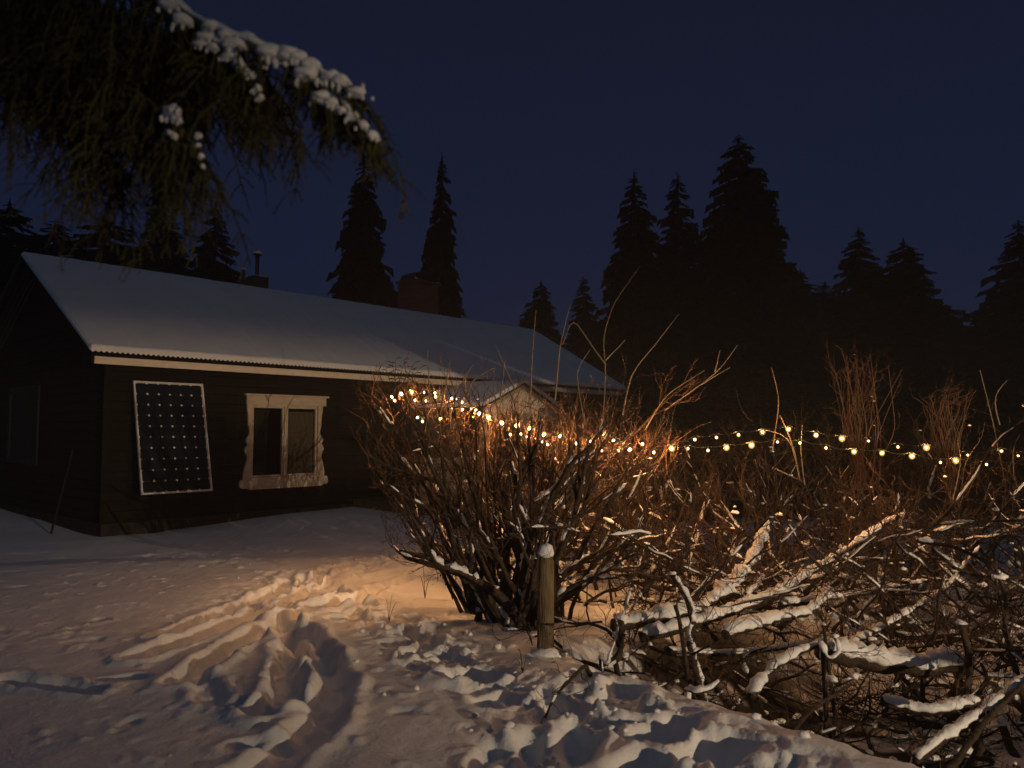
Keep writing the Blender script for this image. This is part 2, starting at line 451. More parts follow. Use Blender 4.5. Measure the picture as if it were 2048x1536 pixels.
for (c, a, l, w, dp) in feet:
    m = (np.abs(xn - c[0]) < 0.5) & (np.abs(yn - c[1]) < 0.5)
    lx = (wx[m] - c[0]) * math.cos(a) + (wy[m] - c[1]) * math.sin(a)
    ly = -(wx[m] - c[0]) * math.sin(a) + (wy[m] - c[1]) * math.cos(a)
    d = ((np.abs(lx) / l) ** 2.6 + (np.abs(ly) / w) ** 2.6) ** (1 / 2.6)
    dp = dp * 0.62
    zn[m] += -dp * (1 - sstep(0.62, 1.15, d)) + dp * 0.22 * np.exp(-((d - 1.35) / 0.22) ** 2)
# clods and small dimples in the soft snow
zn = zn + 0.010 * np.maximum(0, fbm(xn * 8, yn * 8, 91, 3) - 0.36) * 5 * (xn > -6) - 0.02 * np.maximum(0, fbm(xn * 5, yn * 5, 95, 2) - 0.42) * 5
rm = np.zeros_like(zn)
for pl, hw, dp in TRENCH: rm = np.maximum(rm, 1 - sstep(0.8, 2.2, seg_dist(wx, wy, [G(*p) for p in pl]) / hw))
rm = np.maximum(rm, band)
zn = zn + rm * (0.016 * fbm(xn * 13, yn * 13, 141, 3) + 0.016 * np.maximum(0, fbm(xn * 24, yn * 24, 151, 2) - 0.1))
zn = zn + 0.004 * fbm(xn * 22, yn * 22, 99, 2)
Z[near] = zn
ny, nx = Z.shape
idx = np.arange(ny * nx).reshape(ny, nx)
quads = np.stack([idx[:-1, :-1], idx[:-1, 1:], idx[1:, 1:], idx[1:, :-1]], -1).reshape(-1, 4)
gm = bpy.data.meshes.new("snow_ground")
co = np.stack([X, Y, Z], -1).reshape(-1, 3).astype(np.float32)
gm.vertices.add(len(co)); gm.vertices.foreach_set("co", co.ravel())
gm.loops.add(len(quads) * 4); gm.loops.foreach_set("vertex_index", quads.ravel().astype(np.int32))
gm.polygons.add(len(quads)); gm.polygons.foreach_set("loop_start", np.arange(0, len(quads) * 4, 4, dtype=np.int32))
lit = hollow_mask(X, Y) * sstep(-0.22, 0.02, fbm(X * 2.6, Y * 2.6, 131, 4))
at_ = gm.attributes.new("litter_shade", 'FLOAT', 'POINT'); at_.data.foreach_set("value", lit.ravel().astype(np.float32))
gm.update(calc_edges=True); gm.shade_smooth(); gm.materials.append(M['ground'])
link_mesh("snow_ground", gm, kind="structure")
def gz(x, y):
    """height of the finished ground sheet (bilinear)"""
    i = int(np.clip(np.searchsorted(gx, x) - 1, 0, nx - 2)); j = int(np.clip(np.searchsorted(gy, y) - 1, 0, ny - 2))
    fx = (x - gx[i]) / (gx[i + 1] - gx[i]); fy = (y - gy[j]) / (gy[j + 1] - gy[j])
    return float((Z[j, i] * (1 - fx) + Z[j, i + 1] * fx) * (1 - fy) + (Z[j + 1, i] * (1 - fx) + Z[j + 1, i + 1] * fx) * fy)

# loose clods of snow thrown out along the tracks
mb = MB()
for i in range(300):
    t = RNG.random()
    if t < 0.86:
        pl = (gp, gp, gp, gp2, gp3, gp3)[RNG.integers(6)]
        k = RNG.integers(0, len(pl) - 1); c = pl[k] + (pl[k + 1] - pl[k]) * RNG.random() + RNG.normal(0, 0.30, 2)
    else:
        c = G(RNG.uniform(150, 1300), RNG.uniform(1150, 1530))
    r = (0.006 + 0.022 * RNG.random() ** 3) * (1 if t < 0.86 else 0.5)
    mb.blob((c[0], c[1], gz(*c) + r * 0.35), (r * 1.2, r, r * 0.8), 1, 0.25, i)
mb.build("snow_clods", M['snow_lump'], smooth=True, kind="stuff")

# ================================================================== THE HOUSE
HO = np.array([-6.205, 11.235]); HA = 0.843; HL = 14.14; HD = 3.355; ZE = 2.686; ZR = 4.594
VA = np.array([math.cos(HA), math.sin(HA)]); VB = np.array([-math.sin(HA), math.cos(HA)])
house = empty("wooden_house", (HO[0], HO[1], 0), HA, label="long low dark wooden house with snow-covered gable roof behind the shrubs", cat="house")
def to_local(p):
    d = np.asarray(p[:2]) - HO
    return np.array([d @ VA, d @ VB, p[2]])
def hp(px, py, v0):
    """point on the house-local plane y = v0 seen at a pixel -> (u, z)"""
    r = ray(px, py); o = to_local((0, 0, CAM_H)); d = np.array([r[:2] @ VA, r[:2] @ VB, r[2]])
    t = (v0 - o[1]) / d[1]
    q = o + d * t
    return q[0], q[2]
def hgable(px, py, u0):
    r = ray(px, py); o = to_local((0, 0, CAM_H)); d = np.array([r[:2] @ VA, r[:2] @ VB, r[2]])
    q = o + d * ((u0 - o[0]) / d[0])
    return q[1], q[2]
WV, U0, U1 = 0.42, 0.42, HL - 0.40          # wall planes
SL = (ZR - ZE) / HD
def roof_z(v):
    return ZE + SL * (v if v <= HD else 2 * HD - v)

w_u0, w_z1 = hp(490, 787, WV); w_u1, _ = hp(650, 789, WV); _, w_z0 = hp(560, 975, WV)
s_u0, s_z1 = hp(502, 808, WV); s_u1, _ = hp(633, 811, WV); _, s_z0 = hp(560, 953, WV)
# front wall of horizontal boards, with the window opening left out
BH = 0.155
def boards(mb, spans, z0, z1, fn, h=BH):
    z = z0
    while z < z1 - 1e-3:
        zt = min(z + h, z1)
        for (a, b) in spans(z, zt):
            if b - a < 0.02: continue
            mb.prism([(0.0, z + 0.004), (-0.022, z + 0.010), (-0.012, zt - 0.004), (0.0, zt)], lambda p, q, t: fn(t, p, q), a, b)
        z = zt
mb = MB()
boards(mb, lambda z, zt: [(U0, s_u0), (s_u1, U1)] if (zt > s_z0 and z < s_z1) else [(U0, U1)], 0.10, ZE + 0.05, lambda t, p, q: (t, WV + p, q))
mb.box(U0, s_u0 - .001, WV + 0.002, WV + 0.16, -0.3, ZE + 0.20); mb.box(s_u1 + .001, U1, WV + 0.002, WV + 0.16, -0.3, ZE + 0.20)
mb.box(s_u0, s_u1, WV + 0.002, WV + 0.16, -0.3, s_z0); mb.box(s_u0, s_u1, WV + 0.002, WV + 0.16, s_z1, ZE + 0.20)
mb.build("front_wall", M['wall'], house)
for side, uu in ((-1, U0), (1, U1)):
    mb = MB()
    def gspan(z, zt):
        lim = lambda zz: (zz - ZE + 0.12) / SL
        a = max(WV + 0.17, lim(zt)); return [(a, 2 * HD - a)]
    boards(mb, gspan, 0.10, ZR - 0.35, (lambda t, p, q, uu=uu, side=side: (uu - side * p, t, q)))
    mb.prism([(WV + .165, -0.3), (2 * HD - WV - .165, -0.3), (2 * HD - WV - .165, ZE + 0.12), (HD, ZR - 0.12), (WV + .165, ZE + 0.12)], lambda p, q, t, uu=uu: (t, p, q), uu - side * 0.002, uu - side * 0.14)
    mb.build("gable_wall", M['wall'], house)
mb = MB(); mb.box(U0 + .15, U1 - .15, 2 * HD - WV - 0.16, 2 * HD - WV, -0.3, ZE + 0.2)
mb.build("back_wall", M['wall'], house)
for uu in (U0 - 0.035, U1 + 0.035):
    mb = MB(); mb.box(uu - 0.03, uu + 0.10 if uu < 1 else uu + 0.03, WV - 0.050, WV - 0.024, 0.1, ZE - 0.12)
    mb.build("corner_board", M['wall'], house)
mb = MB(); mb.box(U0 - 0.05, U1 + 0.05, WV - 0.06, 2 * HD - WV + 0.05, -0.4, 0.08)
mb.build("stone_foundation", mat("foundation_stone", (0.014, 0.012, 0.010), 0.95, (0.03, 0.027, 0.024), 5.0, 0.8, 8.0), house)

# roof: corrugated sheet with a blanket of snow
PIT = 0.0765
ncol = int(HL / PIT * 6)
us = np.linspace(0, HL, ncol + 1)
wave = 0.012 * np.cos(us / PIT * 2 * math.pi)
mb = MB()
nrm = np.array([0, -SL, 1.0]) / math.hypot(SL, 1)
for sgn in (0, 1):
    rows = []
    for v in (0.0, 0.4, HD):
        vv = v if sgn == 0 else 2 * HD - v
        rows.append(np.stack([us, np.full_like(us, vv), ZE + SL * v + wave], 1))
    n = len(us); V = np.concatenate(rows + [r - np.array([0, 0, 0.006]) for r in rows])
    f = []
    for k in range(2):
        for i in range(n - 1):
            f.append((k * n + i, k * n + i + 1, (k + 1) * n + i + 1, (k + 1) * n + i))
            o = 3 * n; f.append((o + k * n + i, o + (k + 1) * n + i, o + (k + 1) * n + i + 1, o + k * n + i + 1))
    f += [(i, 3 * n + i, 3 * n + i + 1, i + 1) for i in range(n - 1)]
    mb.add(V, f)
roof = mb.build("roof", M['dark_metal'], house)
for sgn in (0, 1):
    mb = MB()
    vs = np.r_[-0.030, -0.038, -0.036, -0.020, 0.02, 0.06, 0.12, np.linspace(0.25, HD - 0.1, 26), HD]
    rows = []
    U = np.clip(us, 0.01, HL - 0.01); n = len(us)
    for k, v in enumerate(vs):
        th = 0.095 + 0.012 * fbm(us * 1.3, us * 0 + v * 1.3, 101 + sgn, 3) + 0.010 * vnoise(us * 9, us * 0 + v * 2, 105)
        th = th * np.minimum(1, np.minimum(us, HL - us) / 0.06 + 0.35)
        if k == 0: z = ZE + SL * v + wave + 0.004
        elif k == 1: z = ZE + SL * v + wave * 0.8 + 0.060 + 0.008 * vnoise(us * 14, us * 0, 7)
        elif k == 2: z = ZE + SL * v + 0.092 + wave * 0.4 + 0.008 * vnoise(us * 10, us * 0, 8)
        elif k == 3: z = ZE + SL * v + 0.106 + wave * 0.2 + 0.008 * vnoise(us * 10, us * 0, 8)
        else: z = ZE + SL * v + th
        rows.append(np.stack([U, np.full_like(us, v if sgn == 0 else 2 * HD - v), z], 1))
    f = [(k * n + i, k * n + i + 1, (k + 1) * n + i + 1, (k + 1) * n + i) for k in range(len(vs) - 1) for i in range(n - 1)]
    if sgn: f = [q[::-1] for q in f]
    mb.add(np.concatenate(rows), f)
    mb.build("roof_snow", M['roof_snow'], roof, smooth=True)
for uu in (0.012, HL - 0.012):                # snow closing at the gable ends
    mb = MB()
    for sgn in (0,):
        pts = [(v, ZE + SL * v + 0.004) for v in (0.0, HD)] + [(v, ZE + SL * v + 0.06) for v in (HD, 0.0)]
        pts = [(p if sgn == 0 else 2 * HD - p, q) for p, q in pts]
        mb.prism(pts, lambda p, q, t: (t, p, q), uu - 0.008, uu + 0.008)
    mb.build("roof_edge_snow", M['roof_snow'], roof)
mb = MB(); mb.box(0.10, HL - 0.06, 0.07, 0.10, ZE - 0.185, ZE - 0.030)
mb.build("fascia", M['trim'], house)
mb = MB(); mb.box(0.08, HL - 0.06, 0.045, 0.069, ZE - 0.075, ZE - 0.032)
mb.build("drip_board", M['wall'], house)
mb = MB(); mb.box(0.10, HL - 0.06, 0.101, WV + 0.0, ZE - 0.16, ZE - 0.14)
mb.build("soffit", M['wall'], house)
mb = MB(); mb.box(0.12, HL - 0.1, 2 * HD - 0.10, 2 * HD - 0.07, ZE - 0.19, ZE - 0.03)
mb.build("fascia", M['trim'], house)
for uu in (0.05, HL - 0.05):
    mb = MB()
    mb.prism([(0.02, ZE - 0.18), (0.02, ZE - 0.02), (HD, ZR - 0.02), (2 * HD - 0.02, ZE - 0.02), (2 * HD - 0.02, ZE - 0.18), (HD, ZR - 0.18)], lambda p, q, t: (t, p, q), uu - 0.014, uu + 0.014)
    mb.build("rake_board", M['wall'], house)

# ---- carved window
win = empty("window", (0, 0, 0)); win.parent = house
def casing(pts, name="casing_board", d0=0.0255, d1=0.062, m='casing'):
    mb = MB(); mb.prism(pts, lambda p, q, t: (p, WV - t, q), d0, d1)
    return mb.build(name, M[m], win)
HT = w_z1 - w_z0; WW = w_u1 - w_u0
casing([(w_u0 - 0.03, w_z1 - 0.035), (w_u1 + 0.03, w_z1 - 0.035), (w_u1 + 0.03, w_z1), (w_u0 - 0.03, w_z1)], "cornice_board", 0.0255, 0.10)
casing([(w_u0 + 0.01, s_z1 - 0.005), (w_u1 - 0.01, s_z1 - 0.005), (w_u1 - 0.01, w_z1 - 0.037), (w_u0 + 0.01, w_z1 - 0.037)], "casing_board")
def side_outline(n=60):
    out = []
    for k in range(n + 1):
        t = k / n                                        # from the top down
        x = 0.055
        x += 0.030 * math.exp(-((t - 0.02) / 0.10) ** 2)
        x -= 0.035 * sstep(0.25, 0.40, t) * (1 - sstep(0.40, 0.52, t))
        x += 0.055 * math.exp(-((t - 0.47) / 0.055) ** 2)
        x -= 0.020 * math.exp(-((t - 0.535) / 0.018) ** 2)
        x += 0.062 * math.exp(-((t - 0.61) / 0.06) ** 2)
        x += 0.080 * float(sstep(0.66, 0.95, t))
        out.append((float(x), t))
    return out
so = side_outline()
wside = s_u0 - w_u0
for sg, ue in ((-1, s_u0), (1, s_u1)):
    zt, zb = s_z1 - 0.007, w_z0 + 0.175
    poly = [(ue + sg * (x + 0.02), zt - (zt - zb) * t) for x, t in so]
    poly = [(ue + sg * 0.004, zt)] + poly + [(ue + sg * 0.004, zb)]
    if sg < 0: poly = poly[::-1]
    casing(poly[::-1])
zb = w_z0 + 0.173
low = [(w_u0 - 0.085, zb), (w_u0 - 0.105, zb - 0.06), (w_u0 - 0.10, zb - 0.12), (w_u0 - 0.05, zb - 0.15), (w_u0 + 0.05, zb - 0.155), (w_u0 + 0.09, zb - 0.178),
       (w_u1 - 0.09, zb - 0.178), (w_u1 - 0.05, zb - 0.155), (w_u1 + 0.03, zb - 0.15), (w_u1 + 0.055, zb - 0.11), (w_u1 + 0.05, zb - 0.05), (w_u1 + 0.03, zb)]
casing(low, "casing_board")
mb = MB(); mb.box(s_u0 - 0.02, s_u1 + 0.02, WV - 0.085, WV - 0.0625, w_z0 + 0.176, w_z0 + 0.205)
mb.build("sill", M['casing'], win)
um = (s_u0 + s_u1) / 2 - 0.01
zs0 = w_z0 + 0.207
mb = MB(); mb.box(um - 0.022, um + 0.022, WV - 0.055, WV + 0.05, zs0, s_z1 - 0.03); mb.build("mullion", M['casing'], win)
mb = MB(); mb.box(s_u0 + 0.005, s_u1 - 0.005, WV - 0.052, WV + 0.05, s_z1 - 0.03, s_z1 - 0.006); mb.build("head_frame", M['casing'], win)
for a, b in ((s_u0 + 0.004, um - 0.023), (um + 0.023, s_u1 - 0.004)):
    mb = MB(); w = 0.034; z0, z1 = zs0, s_z1 - 0.031
    mb.box(a, a + w, WV - 0.035, WV + 0.02, z0, z1); mb.box(b - w, b, WV - 0.035, WV + 0.02, z0, z1)
    mb.box(a + w, b - w, WV - 0.033, WV + 0.02, z0, z0 + w); mb.box(a + w, b - w, WV - 0.033, WV + 0.02, z1 - w, z1)
    mb.build("sash", M['casing'], win)
    mb = MB(); mb.box(a + w - 0.005, b - w + 0.005, WV - 0.008, WV - 0.003, z0 + w - 0.005, z1 - w + 0.005)
    mb.build("pane", M['glass'], win)
mb = MB()                                                 # blind behind the right-hand pane, folds of a curtain at the left one
mb.box(um + 0.06, s_u1 - 0.03, WV + 0.055, WV + 0.062, zs0 + 0.03, s_z1 - 0.12)
mb.build("blind", M['curtain'], win)
mb = MB(); k = 26
cv = []
for i in range(k + 1):
    t = i / k
    for (zz, wd) in ((zs0 + 0.02, 0.07), (zs0 + 0.7, 0.09), (s_z1 - 0.1, 0.42)):
        cv.append((s_u0 + 0.03 + wd * t, WV + 0.09 + 0.015 * math.sin(t * 34), zz))
mb.add(cv, [(i * 3 + j, (i + 1) * 3 + j, (i + 1) * 3 + j + 1, i * 3 + j + 1) for i in range(k) for j in range(2)])
mb.build("curtain", mat("curtain_cloth", (0.05, 0.045, 0.035), 0.9, (0.07, 0.06, 0.045), 9.0), win)
mb = MB(); mb.box(s_u0 - 0.2, s_u1 + 0.2, WV + 0.8, WV + 0.82, 0.5, ZE); mb.box(s_u0 - .2, s_u1 + .2, WV + .161, WV + .80, ZE - .1, ZE - .08)
mb.build("room_interior", M['room'], win)

# ---- small window on the gable, hardly lit
a0, b1 = hgable(84, 770, U0); a1, b0 = hgable(18, 925, U0)
gw = empty("window", (0, 0, 0)); gw.parent = house
va, vb = min(a0, a1), max(a0, a1)
for (p0, p1, q0, q1) in ((va, va + 0.13, b0, b1), (vb - 0.13, vb, b0, b1), (va + 0.131, vb - 0.131, b1 - 0.12, b1), (va + 0.131, vb - 0.131, b0, b0 + 0.12)):
    mb = MB(); mb.box(U0 - 0.055, U0 - 0.024, p0, p1, q0, q1); mb.build("casing_board", M['grey_trim'], gw)
mb = MB(); mb.box(U0 - 0.030, U0 - 0.024, va + 0.13, vb - 0.13, b0 + 0.12, b1 - 0.12); mb.build("pane", M['room'], gw)

# ---- chimneys
def on_back(px, py_base, vv):
    u, z = hp(px, py_base, vv); return u
cu, cz = hp(848, 566, HD + 0.35)
ch = MB(); cw = 0.30
ch.box(cu - 0.62, cu + 0.30, HD + 0.10, HD + 0.72, ZR - 0.7, cz - 0.07)
ch.box(cu - 0.67, cu + 0.35, HD + 0.05, HD + 0.77, cz - 0.069, cz + 0.0)
cho = ch.build("chimney", M['brick'], house)
mb = MB()
arc = [(cu - 0.16 + 0.40 * math.cos(t), cz + 0.012 + 0.26 * math.sin(t)) for t in np.linspace(0, math.pi, 18)]
arc2 = [(cu - 0.16 + 0.385 * math.cos(t), cz + 0.012 + 0.245 * math.sin(t)) for t in np.linspace(math.pi, 0, 18)]
mb.prism(arc + arc2, lambda p, q, t: (p, t, q), HD + 0.12, HD + 0.70)
mb.build("chimney_cowl", M['dark_metal'], cho)
mb = MB(); mb.blob((cu + 0.25, HD + 0.3, cz + 0.012), (0.10, 0.24, 0.025), 2, 0.2, 3); mb.build("chimney_snow", M['snow_lump'], cho, smooth=True)
pu, pz = hp(515, 505, HD + 0.25); _, pb = hp(515, 553, HD + 0.25)
mb = MB(); mb.box(pu - 0.16, pu + 0.20, HD + 0.10, HD + 0.46, ZR - 0.4, pb - 0.012); vb_o = mb.build("chimney", M['dark_metal'], house)
mb = MB(); mb.tube([(pu, HD + 0.25, pb - 0.02), (pu, HD + 0.25, pz - 0.05)], 0.045, 12); mb.tube([(pu, HD + 0.25, pz - 0.06), (pu, HD + 0.25, pz - 0.03)], [0.10, 0.085], 14)
mb.build("vent_pipe", M['dark_metal'], vb_o)
mb = MB(); mb.blob((pu, HD + 0.25, pz - 0.02), (0.095, 0.095, 0.065), 2, 0.12, 1); mb.blob((pu + 0.02, HD + 0.26, pb - 0.01), (0.19, 0.18, 0.035), 2, 0.15, 5)
mb.blob((pu - 0.36, HD + 0.2, pb + 0.10), (0.07, 0.08, 0.025), 2, 0.15, 8)
mb.build("chimney_snow", M['snow_lump'], vb_o, smooth=True)
mb = MB(); mb.tube([(pu - 0.36, HD + 0.2, ZR - 0.2), (pu - 0.36, HD + 0.2, pb + 0.09)], 0.04, 10); mb.build("vent_pipe", M['dark_metal'], vb_o)

# ---- porch with a small gable
PV = -1.75
pk_u, pk_z = hp(1050, 757, PV); pl_u, pl_z = hp(968, 793, PV); pr_u, pr_z = hp(1124, 800, PV)
hw = (pr_u - pl_u) / 2; pcu = pk_u
pe_z = pk_z - 0.42 * hw
porch = empty("porch", (0, 0, 0)); porch.parent = house
def gable_roof_poly(z_off, ov=0.0, th=0.05):
    return [(pcu - hw - ov, pe_z + z_off), (pcu, pk_z + z_off), (pcu + hw + ov, pe_z + z_off), (pcu + hw + ov, pe_z + z_off - th), (pcu, pk_z + z_off - th), (pcu - hw - ov, pe_z + z_off - th)]
mb = MB(); mb.prism(gable_roof_poly(-0.08, 0.0, 0.05), lambda p, q, t: (p, t, q), PV + 0.02, 0.60); mb.build("porch_roof", M['dark_metal'], porch)
mb = MB(); mb.prism(gable_roof_poly(0.0, 0.01, 0.079), lambda p, q, t: (p, t, q), PV + 0.0, 0.55); mb.build("porch_roof_snow", M['roof_snow'], porch)
mb = MB(); mb.prism(gable_roof_poly(-0.082, -0.02, 0.13), lambda p, q, t: (p, t, q), PV + 0.03, PV + 0.06); mb.build("barge_board", M['casing'], porch)
zb_ = pe_z - 0.20
nb = 9
for k in range(nb):
    a = pcu - hw + 0.10 + (2 * hw - 0.20) * k / nb; b = a + (2 * hw - 0.20) / nb - 0.008
    f_ = lambda u: pk_z - 0.20 - 0.42 * abs(u - pcu)
    mb = MB(); pts = [(a, zb_), (b, zb_), (b, f_(b))] + ([(pcu, f_(pcu))] if a < pcu < b else []) + [(a, f_(a))]
    mb.prism(pts, lambda p, q, t: (p, t, q), PV + 0.075, PV + 0.10); mb.build("gable_board", M['trim'], porch)
mb = MB(); mb.box(pcu - hw + 0.05, pcu + hw - 0.05, PV + 0.061, PV + 0.16, zb_ - 0.16, zb_ - 0.002); mb.build("porch_beam", M['casing'], porch)
for uu in (pcu - hw + 0.12, pcu + 0.12, pcu + hw - 0.12):
    mb = MB(); mb.box(uu - 0.055, uu + 0.055, PV + 0.07, PV + 0.18, 0.1, zb_ - 0.162); mb.build("porch_post", M['casing'], porch)
mb = MB(); mb.box(pcu - hw - 1.5, pcu + hw, PV + 0.05, WV - 0.06, -0.2, 0.16); mb.build("porch_floor", M['deck'], porch)
# boarded side screen of the porch, left of the gable
ps_u, ps_z1 = hp(852, 918, PV); 
sc_u1 = pcu - hw + 0.05
nb = 7
mb = MB(); mb.box(ps_u, ps_u + 0.09, PV + 0.07, PV + 0.16, 0.0, 1.02); mb.build("porch_post", M['porch_board'], porch)
for k in range(nb):
    a = ps_u + 0.095 + (sc_u1 - ps_u - 0.10) * k / nb; b = a + (sc_u1 - ps_u - 0.10) / nb - 0.008
    mb = MB(); mb.box(a, b, PV + 0.10, PV + 0.125, 0.10, 0.95); mb.build("screen_board", M['porch_board'], porch)
mb = MB(); mb.box(ps_u + 0.095, sc_u1, PV + 0.06, PV + 0.16, 0.952, 1.00); mb.build("handrail", M['porch_board'], porch)
mb = MB(); mb.box(pcu - 0.75, pcu + 0.2, WV - 0.05, WV - 0.026, 0.17, 2.15); mb.build("porch_door", M['door'], porch)

# ================================================================== SOLAR PANEL
pw0, pz1 = hp(266, 762, WV - 0.10); pw1, _ = hp(405, 768, WV - 0.10)
tilt_out = 0.42
pb0, pzb = hp(286, 990, WV - 0.10 - tilt_out)
PH = math.hypot(pz1 - pzb, tilt_out); PW = pw1 - pw0
o3 = HO + VA * pw0 + VB * (WV - 0.10 - tilt_out)
panel = empty("solar_panel", (o3[0], o3[1], pzb), HA, label="white-framed solar panel of dark cells tilted against the house wall", cat="solar panel")
ti = math.atan2(tilt_out, pz1 - pzb)
def pn(a, d, h):           # a along, h up the slope, d outwards from the face
    return (a, h * math.sin(ti) - d * math.cos(ti), h * math.cos(ti) + d * math.sin(ti))
def pbox(mb, a0, a1, h0, h1, d0, d1):
    mb.prism([(a0, h0), (a1, h0), (a1, h1), (a0, h1)], lambda p, q, t: pn(p, t, q), d0, d1)
fw = 0.024
mb = MB(); pbox(mb, 0, fw, 0, PH, -0.02, 0.02); pbox(mb, PW - fw, PW, 0, PH, -0.02, 0.02)
pbox(mb, fw, PW - fw, 0, fw, -0.019, 0.019); pbox(mb, fw, PW - fw, PH - fw, PH, -0.019, 0.019)
mb.build("frame", M['white_frame'], panel)
mb = MB(); pbox(mb, fw, PW - fw, fw, PH - fw, -0.006, 0.0); mb.build("backsheet", M['backsheet'], panel)
cw_, chh = (PW - 2 * fw - 0.01) / 6, (PH - 2 * fw - 0.01) / 10
g_, cf = 0.0005, 0.019
mb = MB(); A2, B2 = cw_ - 2 * g_, chh - 2 * g_
mb.prism([(cf, 0), (A2 - cf, 0), (A2, cf), (A2, B2 - cf), (A2 - cf, B2), (cf, B2), (0, B2 - cf), (0, cf)], lambda p, q, t: pn(p, t, q), 0.0008, 0.004)
cell_me = mb.mesh("solar_cell", M['cell'])
for i in range(6):
    for j in range(10):
        link_mesh("solar_cell", cell_me, panel, loc=pn(fw + 0.005 + i * cw_ + g_, 0, fw + 0.005 + j * chh + g_))
for a in (0.12, PW - 0.16):
    mb = MB(); pts = [pn(a, -0.022, 0.25), (a, 0.10 + tilt_out - 0.03, pn(0, 0, 0.25)[2] + 0.0)]
    mb.tube(pts, 0.014, 6); mb.build("bracket", M['dark_metal'], panel)
    mb = MB(); mb.tube([pn(a, -0.022, PH - 0.06), (a, 0.10 + tilt_out - 0.03, pn(0, 0, PH)[2] - 0.05)], 0.014, 6); mb.build("bracket", M['dark_metal'], panel)

# long handled tool leaning at the house corner
p0 = P(104, 1012, 12.2); p1 = P(162, 832, 12.9); p0[2] = gz(p0[0], p0[1])
pole = empty("wooden_pole", p0, label="thin wooden pole leaning against the dark left corner of the house", cat="pole")
mb = MB(); mb.tube(np.array([p0, p0 * .5 + p1 * .5 + [0.01, 0, 0], p1]) - p0, [0.018, 0.017, 0.015], 8); mb.build("shaft", mat("grey_pole", (0.010, 0.008, 0.007), 0.9, (0.016, 0.013, 0.011), 9), pole)
mb = MB(); mb.blob(p1 - p0 + [0, 0, 0.01], (0.03, 0.03, 0.02), 2, 0.1, 2); mb.build("snow_cap", M['snow_lump'], pole, smooth=True)

# ================================================================== SHRUBS
def rot_about(v, ax, a):
    ax = ax / (np.linalg.norm(ax) + 1e-9)
    return v * math.cos(a) + np.cross(ax, v) * math.sin(a) + ax * (ax @ v) * (1 - math.cos(a))
def grow(p, d, L, r, rng, up=0.10, wob=0.22, n=7, taper=0.35, floor=None):
    pts = [np.array(p, float)]; d = np.array(d, float); d /= np.linalg.norm(d)
    for i in range(n):
        d = d + rng.normal(0, wob, 3) * 0.5 + np.array([0, 0, up])
        d /= np.linalg.norm(d)
        q = pts[-1] + d * L / n
        if floor is not None:
            lo = floor(q[0], q[1]) + r + 0.01
            if q[2] < lo: q[2] = lo; d[2] = abs(d[2]) * 0.3
        pts.append(q)
    return np.array(pts), np.linspace(r, r * taper, n + 1)
def at(pts, t):
    k = t * (len(pts) - 1); i = min(int(k), len(pts) - 2); f = k - i
    return pts[i] * (1 - f) + pts[i + 1] * f, pts[i + 1] - pts[i]

class Shrub:
    def __init__(s, name, base, rng, **kw):
        s.base = np.array([base[0], base[1], gz(base[0], base[1])])
        s.root = empty(name, s.base, **kw); s.rng = rng
        s.tw = MB(); s.tw2 = MB(); s.sn = MB(); s.sh = MB(); s.k = 0
    def stem(s, pts, rad, snow=0.5, n=7, name="stem", snow_w=1.25, snow_h=1.2, m='bark', own_snow=False):
        mb = MB(); mb.tube(pts - s.base, rad, n); o = mb.build(name, M[m], s.root, smooth=True)
        if own_snow:
            ms = MB(); ms.snow_on(pts - s.base, rad, snow_w, snow_h, s.k); s.k += 1
            ms.build("snow", M['snow_lump'], o, smooth=True)
        else: s.snow(pts, rad, snow, snow_w, snow_h)
        return o
    def snow(s, pts, rad, prob, w=1.25, h=1.2):
        i = 0; n = len(pts)
        while i < n - 1:
            seg = pts[i + 1] - pts[i]; incl = abs(seg[2]) / (np.linalg.norm(seg) + 1e-9)
            if incl < 0.9 and s.rng.random() < prob * (1.15 - incl):
                j = min(n - 1, i + int(s.rng.integers(1, 4)))
                s.sn.snow_on(pts[i:j + 1] - s.base, np.maximum(rad[i:j + 1], 0.006), w * s.rng.uniform(.75, 1.25), h * s.rng.uniform(.8, 1.7), s.k); s.k += 1
                i = j
            i += 1
    def clump(s, p, r):
        s.sn.blob(np.asarray(p) - s.base, (r * s.rng.uniform(.8, 1.3), r * s.rng.uniform(.8, 1.3), r * s.rng.uniform(.45, .75)), 2, 0.30, s.k); s.k += 1
    def twigs(s, pts, r, count, L, depth=2, up=0.12, spread=0.9, t0=0.25, clump=0.003, dark=0.35):
        for _ in range(count):
            t = t0 + (1 - t0) * s.rng.random() ** 0.8
            p, d = at(pts, t); d = d / (np.linalg.norm(d) + 1e-9)
            d = rot_about(d, s.rng.normal(0, 1, 3), s.rng.normal(0, spread * 0.85)) + s.rng.normal(0, 0.20, 3)
            l = L * s.rng.uniform(0.45, 1.25); rr = max(0.0022, r * s.rng.uniform(.5, .9))
            q, ra = grow(p, d, l, rr, s.rng, up, 0.46, 6, 0.35)
            mbx = s.tw2 if s.rng.random() < dark else s.tw
            mbx.tube(q - s.base, ra, 4 if depth > 1 else 3, cap=False)
            if s.rng.random() < clump: s.clump(q[s.rng.integers(1, 5)] + [0, 0, 0.006], s.rng.uniform(0.008, 0.018))
            if depth > 0: s.twigs(q, rr * 0.75, s.rng.integers(1, 4), l * 0.6, depth - 1, up, spread, 0.2, clump, dark)
    def finish(s):
        if s.tw.n: s.tw.build("twigs", M['twig'], s.root, kind="stuff")
        if s.tw2.n: s.tw2.build("dark_twigs", M['bark'], s.root, kind="stuff")
        if s.sh.n: s.sh.build("shoots", M['shoot'], s.root, kind="stuff")
        if s.sn.n: s.sn.build("snow_clumps", M['snow_lump'], s.root, smooth=True, kind="stuff")

